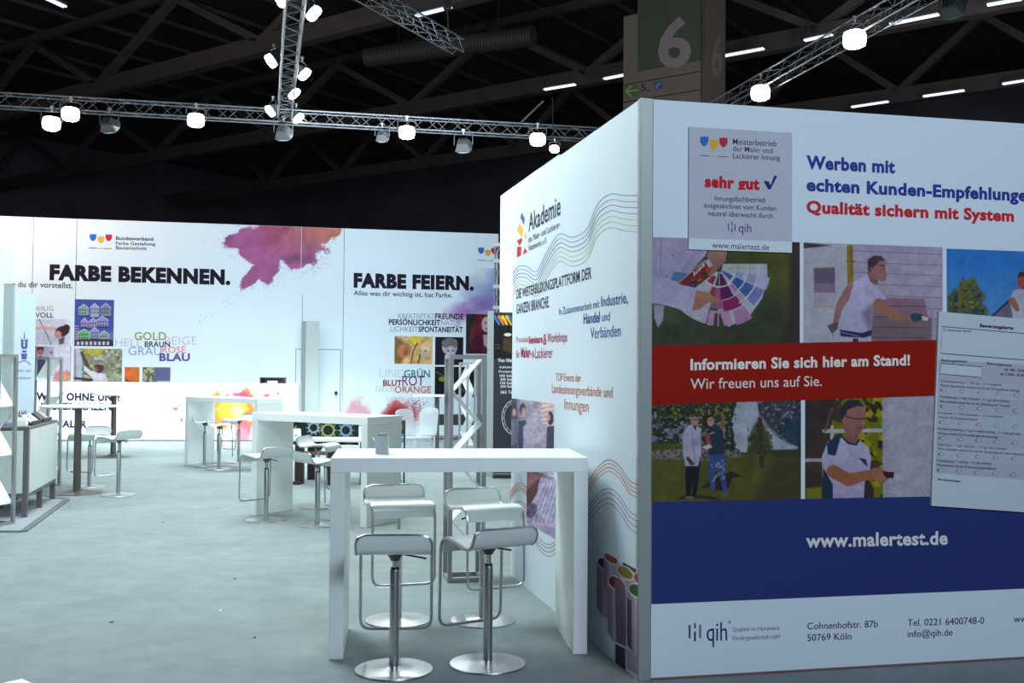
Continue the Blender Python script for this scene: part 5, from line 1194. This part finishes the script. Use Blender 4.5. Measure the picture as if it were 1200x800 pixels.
# chain hoist above its end
q = at(524, 30, e1_.y + .3); t = thing('chain_hoist', 'small chain hoist hanging above the end of the dim truss', 'hoist', (q.x, q.y, e1_.z + .1))
obj('hoist_body', box((0, 0, .75), (.16, .12, .3)), M_DARK, t, bevel=.02); bm = bmesh.new(); tube(bm, [(0, 0, .6), (.02, 0, .35), (0, 0, .02)], .014, 6); obj('chain', bm, M_BRONZE, t); obj('chain', cyl(bmesh.new(), (0, 0, .9), (0, 0, 3.2), .01, n=6), M_BRONZE, t)

# ---- floodlights
def lamp_meshes():
    d = {}
    def fin_(n, bm, m, bev=0):
        bmesh.ops.recalc_face_normals(bm, faces=bm.faces); me = bpy.data.meshes.new(n); bm.to_mesh(me); bm.free(); me.materials.append(m); d[n] = me
    bm = bmesh.new()       # head: aims along -Y, tapering to the rear; pivot at origin
    r = bmesh.ops.create_cube(bm, size=1)
    for v in r['verts']:
        f = 1.0 if v.co.y < 0 else .62
        v.co = Vector((v.co.x * .36 * f, v.co.y * .17, v.co.z * .29 * f))
    bmesh.ops.bevel(bm, geom=bm.edges[:], offset=.015, segments=2, affect='EDGES'); fin_('head', bm, M_LAMP)
    bm = bmesh.new(); 
    for i in range(5): B(bm, (-.08 + i * .04, .10, 0), (.008, .05, .15))
    fin_('cooling_fin', bm, M_LAMP)
    for n, m in (('lens', M_LENS), ('lens_off', M_LENS_OFF)):
        bm = bmesh.new(); N = 28; vs = []
        for i in range(N):
            a = 2 * math.pi * i / N; c, s = math.cos(a), math.sin(a)
            vs.append((math.copysign(abs(c) ** .75, c) * .172, math.copysign(abs(s) ** .75, s) * .155))
        prism(bm, vs, 0, .02); bmesh.ops.rotate(bm, verts=bm.verts, matrix=Matrix.Rotation(math.radians(90), 3, 'X')); bmesh.ops.translate(bm, verts=bm.verts, vec=(0, -.085, 0)); fin_(n, bm, m)
    bm = bmesh.new(); tube(bm, fillet([(-.2, 0, 0), (-.2, 0, .22), (.2, 0, .22), (.2, 0, 0)], .03, 4), .009, 6); fin_('yoke', bm, M_LAMP)
    bm = bmesh.new(); cyl(bm, (0, 0, .22), (0, 0, .30), .02, n=10); B(bm, (0, 0, .31), (.06, .05, .05)); fin_('clamp', bm, M_FRAME)
    return d
LM = lamp_meshes()
def flood(loc, aim, label, lit=True, power=0, tilt_roll=0, scale=1.0, up=True, grp='floodlights on the trusses'):
    loc = Vector(loc); t = thing('floodlight', label, 'lamp', loc, 0, grp); dvec = (Vector(aim) - loc).normalized()
    yaw = math.atan2(dvec.x, -dvec.y); t.rotation_euler = (0, 0, yaw); pitch = math.asin(-dvec.z)
    t.scale = (scale,) * 3
    for n, me in LM.items():
        if n == ('lens_off' if lit else 'lens'): continue
        sub = n in ('cooling_fin', 'lens', 'lens_off')
        o = bpy.data.objects.new('lens' if n.startswith('lens') else n, me); C.objects.link(o); o.parent = head if sub else t
        if n == 'head': head = o; o.rotation_euler.x = pitch
    if lit and power:
        l = bpy.data.lights.new('floodlight_beam', 'SPOT'); l.energy = power; l.spot_size = math.radians(120); l.spot_blend = .6; l.shadow_soft_size = .15; l.color = COOL
        lo = bpy.data.objects.new('floodlight_beam', l); C.objects.link(lo); lo.location = loc + dvec * .16; lo.rotation_euler = dvec.to_track_quat('-Z', 'Y').to_euler()
    return t
def on_main(x, y, off=.25):
    p = PTm.hit(x, y); return p + PTm.n * off
cam_side = Vector((-1, 2, .3))
for x, y, lb, pw in ((64, 147, 'lit floodlight farthest left under the long truss', 500), (86, 136, 'lit floodlight second from the left, touching the long truss', 0), (231, 143, 'lit floodlight alone under the long truss, left of the crossing truss', 500), (475, 157, 'lit floodlight alone under the long truss, right of the crossing truss', 500), (626.5, 165, 'lit floodlight on the long truss near the top of the printed wall', 350)):
    p = on_main(x, y); flood(p, (p.x * .55, p.y - 9, .2), lb, True, pw * .45, scale=.86)
p = on_main(645.5, 177, .3); flood(p, (p.x - 1, p.y - 5, 2.0), 'small lit floodlight hanging lowest, just above the printed wall corner', True, 0, scale=.52)
for x, y, lb, sc_ in ((129.5, 148, 'unlit floodlight under the left half of the long truss', .9), (332, 157, 'unlit floodlight hanging below the truss crossing', .9), (541.5, 171.5, 'unlit grey floodlight under the long truss, right of centre', .9), (447, 161, 'faint unlit floodlight beside a lit one under the long truss', .7)):
    p = on_main(x, y, .15); flood(p, (p.x + .5, p.y + 3, p.z - 2.2), lb, False, scale=sc_)
def on_cross(x, y):
    PX = Plane((ra.x, ra.y), dirA); p = PX.hit(x, y)
    return G(x, y, ZT - .12)
sd = Vector((dirA.y, -dirA.x, 0))
for x, y, s_, lb in ((364, 12, 1, 'side floodlight at the top edge, right of the crossing truss'), (321, 69, -1, 'side floodlight on the left of the crossing truss, upper one'), (354, 84, 1, 'side floodlight on the right of the crossing truss, middle one'), (342, 107, 1, 'side floodlight hanging inside the crossing truss, lower middle'), (319.5, 128, -1, 'side floodlight on the left of the crossing truss, lowest'), (347, 136, 1, 'side floodlight on the right of the crossing truss, lowest')):
    p = on_cross(x, y); tq = flood(p, p + sd * s_ * 2.2 + Vector((0, -1.0, -2.2)), lb, True, 0, scale=.7, grp='floodlights on the crossing truss')
p = on_cross(333, -4); flood(p, p + sd * -3 + Vector((0, -1, -2)), 'floodlight cut by the top edge on the crossing truss', True, 0, scale=.7, grp='floodlights on the crossing truss')
for x, y, lb, lit in ((1001.5, 44, 'lit floodlight on the right truss, larger and nearer one', True), (891.5, 107, 'lit floodlight on the right truss just above the printed wall', True), (1116, 7, 'unlit floodlight at the top edge beyond the right truss', False)):
    z = ZT - .28; p = G(x, y, z); flood(p, (p.x * .4, p.y - 8, .5) if lit else (p.x + 4, p.y + 3, p.z - 2), lb, lit, 250 if lit else 0, scale=.86)
# stay rod by the long truss
p1 = PTm.hit(615, 139); p2 = PTm.hit(641, 114); o = obj('stay_rod', cyl(bmesh.new(), p1 + PTm.n * -.3, p2 + PTm.n * -.3, .02, n=8), M_ALU); tag(o, 'short slanted rod above the right end of the long truss', 'rod')
p1 = PTm.hit(643, 118) + PTm.n * .3; p2 = PTm.hit(644, 171) + PTm.n * .3; o = obj('hanging_cable', cyl(bmesh.new(), p1, p2, .007, n=6), M_DARK); tag(o, 'thin black cable hanging down to the lowest small floodlight', 'cable')

# ================================================================== HALL ROOF
def roof_truss(label, px, zc=14.0, H_=3.2):
    c = G(px[0], px[1], zc); t = thing('roof_truss', label, 'roof truss', (c.x, c.y, zc), 0, 'brown steel roof trusses')
    L = 55; o = obj('bottom_chord', bar(bmesh.new(), dirH * -L, dirH * L, .50, .68), M_ROOF, t); o = obj('top_chord', bar(bmesh.new(), dirH * -L + Vector((0, 0, H_)), dirH * L + Vector((0, 0, H_)), .3, .35), M_ROOF, t)
    return t
def node(t, px, zc=14.0, H_=3.2, w=3.4):
    pass
rts = []
M_ROOF2 = M_ROOF
for px, lb, nodes in (((300, 56), 'nearest brown roof truss crossing the top left', [(125, 106), (306, 54)]), ((600, 107), 'middle brown roof truss crossing above the long lighting truss', [(480, 128), (695, 87), (960, 42)]), ((1100, 106), 'farthest brown roof truss at the right above the printed wall', [(1052, 112)])):
    t = roof_truss(lb, px); rts.append(t); org = t.location
    # panel points spaced along the truss from the first seen node
    ks = [(G(n[0], n[1], 14.0) - org).dot(dirH) for n in nodes]
    sp = 7.0 if len(ks) == 1 else abs(ks[-1] - ks[0]) / (len(ks) - 1)
    base = ks[0]
    for i in range(-8, 9):
        k = base + i * sp
        if abs(k) > 50: continue
        for s in (-1, 1): obj('diagonal', bar(bmesh.new(), dirH * k + Vector((0, 0, .2)), dirH * (k + s * sp / 2) + Vector((0, 0, 3.0)), .3 if s < 0 else .5, .3), M_ROOF, t)
        obj('gusset_plate', box(dirH * k + Vector((0, 0, .1)), (.9, .32, .6), RH), M_ROOF, t)
# purlins under the roof sheet
pur = thing('roof_purlins', 'long thin purlins under the dark roof sheet', 'purlins', (0, 24, 18.2))
for i in range(-9, 14): obj('purlin', box(dirH * (i * 3.2), (.14, 90, .2), RH), M_ROOF, pur)
# fluorescent lights in rows
tubes = [((488, 18.5), (528, 8.5)), ((638, 105), (674, 99)), ((708, 92.5), (731, 88)), ((849, 65.5), (895, 57)), ((943, 47.5), (975, 40.5)), ((1043, 28.5), (1100, 17)), ((1157, 6), (1197, -1)), ((998, 125.5), (1041, 119)), ((1082, 113), (1130, 106)), ((1175, 98.5), (1206, 93.5)), ((54, -2), (76, 8))]
labs = ['bright tube light at the top centre beside the dim truss', 'tube light on the middle roof truss left of the hall sign', 'short tube light touching the left side of the hall sign', 'tube light just right of the hall sign', 'short tube light behind the right lighting truss', 'long tube light right of the nearer right floodlight', 'tube light at the top right edge', 'lowest tube light just above the printed wall', 'second lowest tube light at the right', 'lower tube light cut by the right edge', 'dim tube light at the top left edge']
for (a, b_), lb in zip(tubes, labs):
    pa = G(a[0], a[1], 13.55); k = dirH; pb_ = G(b_[0], b_[1], 13.55)
    t = thing('tube_light', lb, 'light', pa, 0, 'tube lights in the hall roof'); L = pb_ - pa
    obj('housing', bar(bmesh.new(), Vector((0, 0, .09)), L + Vector((0, 0, .09)), .22, .09), M_LAMP, t)
    dd = L.normalized(); sdv = Vector((dd.y, -dd.x, 0)) * .06
    for s in (-1, 1): obj('tube', cyl(bmesh.new(), sdv * s, L + sdv * s, .035, n=8), M_TUBE, t)
    for f in (.15, .85): obj('hanger', cyl(bmesh.new(), L * f + Vector((0, 0, .1)), L * f + Vector((0, 0, .5)), .02, n=6), M_LAMP, t)
# spiral duct
d1 = G(430, 68, 12.5); d2 = G(625, 42, 12.5); dv = (d2 - d1)
t = thing('air_duct', 'dark spiral air duct hanging under the roof in the middle', 'duct', d1)
N = 60; pr = bmesh.new(); nrm = dv.normalized(); q_ = nrm.to_track_quat('Z', 'Y').to_matrix().to_4x4()
Ld = dv.length; lathe(pr, [(0, 0)] + [(.33 + (.015 if i % 2 else 0), Ld * i / (N * 2)) for i in range(N * 2 + 1)] + [(0, Ld)], 20); bmesh.ops.transform(pr, matrix=q_, verts=pr.verts); obj('duct_body', pr, mat('duct_dark', (.05, .05, .055), .6, metal=.3), t)
for f in (.2, .8): obj('duct_hanger', cyl(bmesh.new(), dv * f + Vector((0, 0, .33)), dv * f + Vector((0, 0, 4)), .015, n=6), M_DARK, t)

# ---- hall column with the big number sign
cq_ = at(821, 430, 33.0); cr = Vector((cq_.x, cq_.y, 0))
PZ = Plane(cr, dirH); uL = PZ.uz(730.5, 90)[0]
PZ2 = Plane(cr, norH * 1.0); uR = PZ2.uz(850, 90)[0]
zbot = PZ.uz(800, 140)[1]; ztop = PZ.uz(760, -40)[1]
cc = cr + dirH * (uL / 2) + norH * (uR / 2)
hc = obj('hall_column', box((cc.x, cc.y, 9.0), (.9, .9, 18.0), RH), M_ROOF); hc['kind'] = 'structure'
t = thing('hall_sign', 'big dim hall sign box with number 6 and arrow behind the printed wall', 'sign', (cc.x, cc.y, zbot))
S_ref = (70, 60, 58)
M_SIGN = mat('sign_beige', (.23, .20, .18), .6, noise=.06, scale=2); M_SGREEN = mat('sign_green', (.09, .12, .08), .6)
# box of the sign as four panels round the column
def panel(pl, u0, u1, z0, z1, m, name, th=.05): return obj(name, slab(pl, min(u0, u1), max(u0, u1), z0, z1, th), m, t, world=True)
uG = PZ.uz(747, 60)[0]; zG = PZ.uz(784, 77.5)[1]
um = PZ.uz(781, 60)[0]; zA = PZ.uz(784, 90)[1]; zA2 = PZ.uz(784, 111)[1]; zLb = PZ.uz(738, 18)[1]
z_ = zbot
for (a, b_) in ((uL, um - .01), (um + .01, 0)):
    panel(PZ, a, b_, zbot, zA2 - .015, M_SIGN, 'lower_panel'); panel(PZ, a, b_, zA2 + .015, zA - .015, M_SIGN, 'middle_panel')
panel(PZ, uL, 0, zA + .015, zG, M_SIGN, 'upper_panel'); panel(PZ, uL, uG, zG, zLb, M_SIGN, 'side_strip')
panel(PZ, uG, um - .01, zG, ztop, M_SGREEN, 'green_panel'); panel(PZ, um + .01, -.06, zG, ztop, M_SGREEN, 'green_panel'); panel(PZ, -.05, 0, zG, ztop, M_SIGN, 'edge_strip')
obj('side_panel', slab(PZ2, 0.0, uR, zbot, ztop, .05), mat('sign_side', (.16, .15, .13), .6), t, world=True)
PZs = Plane(PZ.o, PZ.u, ref=(255, 255, 255), step=.004); PZs.n = PZ.n
def txz(pl, s, p0, p1, cap, m, layer=2, bold=0):
    o = text(pl, s, p0, p1, cap, (128, 128, 128), t, bold, layer); o.data.materials.clear(); o.data.materials.append(m); return o
M_SW = mat('sign_white', (.34, .30, .32), .6)
txz(PZ, '6', (771, 78.5), (810, 75.2), 54, M_SW, 8, .025)
shape_m = lambda polys, m, nm, ly: (lambda o: (o.data.materials.clear(), o.data.materials.append(m)))(shape(PZ, polys, (128, 128, 128), t, nm, ly))
shape_m([[(731.5, 99.5), (748, 96.8), (748, 113.6), (731.5, 116)]], mat('sign_green_bright', (.11, .22, .06), .6), 'arrow_field', 6)
M_AR = mat('arrow_pale', (.38, .44, .33), .6)
shape_m([[(732.5, 107), (739, 100), (740.6, 101.2), (736, 106), (747.5, 104.6), (747.5, 106.4), (736, 107.8), (740.6, 112.2), (739, 113.6)]], M_AR, 'arrow', 9)
txz(PZ, '5,', (751, 107), (761, 106), 8.6, mat('sign_ink', (.05, .05, .12), .6), 8, .02)
shape_m([[(771.3 + 5.6 * math.cos(a), 99.8 + 5.6 * math.sin(a)) for a in np.linspace(0, 6.283, 25)[:-1]]], mat('sign_blue', (.03, .16, .42), .6), 'blue_disc', 8)
shape_m([[(767.5, 101), (773, 96.5), (774.5, 98), (770.5, 102), (771.5, 103.5), (769, 103.8)]], M_SW, 'blue_disc_mark', 10)
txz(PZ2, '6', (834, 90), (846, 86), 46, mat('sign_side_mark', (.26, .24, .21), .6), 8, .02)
# unseen fill lights, added so that the roof and sign just show
area_light('fill_hall_sign', (4, 20, 7.2), (9, 34, 12), 60, 3, 3, (1, .86, .8))
area_light('fill_roof_left', (-12, 18, 7.2), (-18, 42, 16), 800, 5, 5, (1, .86, .78))
area_light('fill_roof_right', (14, 22, 7.2), (18, 42, 16), 560, 5, 5, (1, .86, .8))
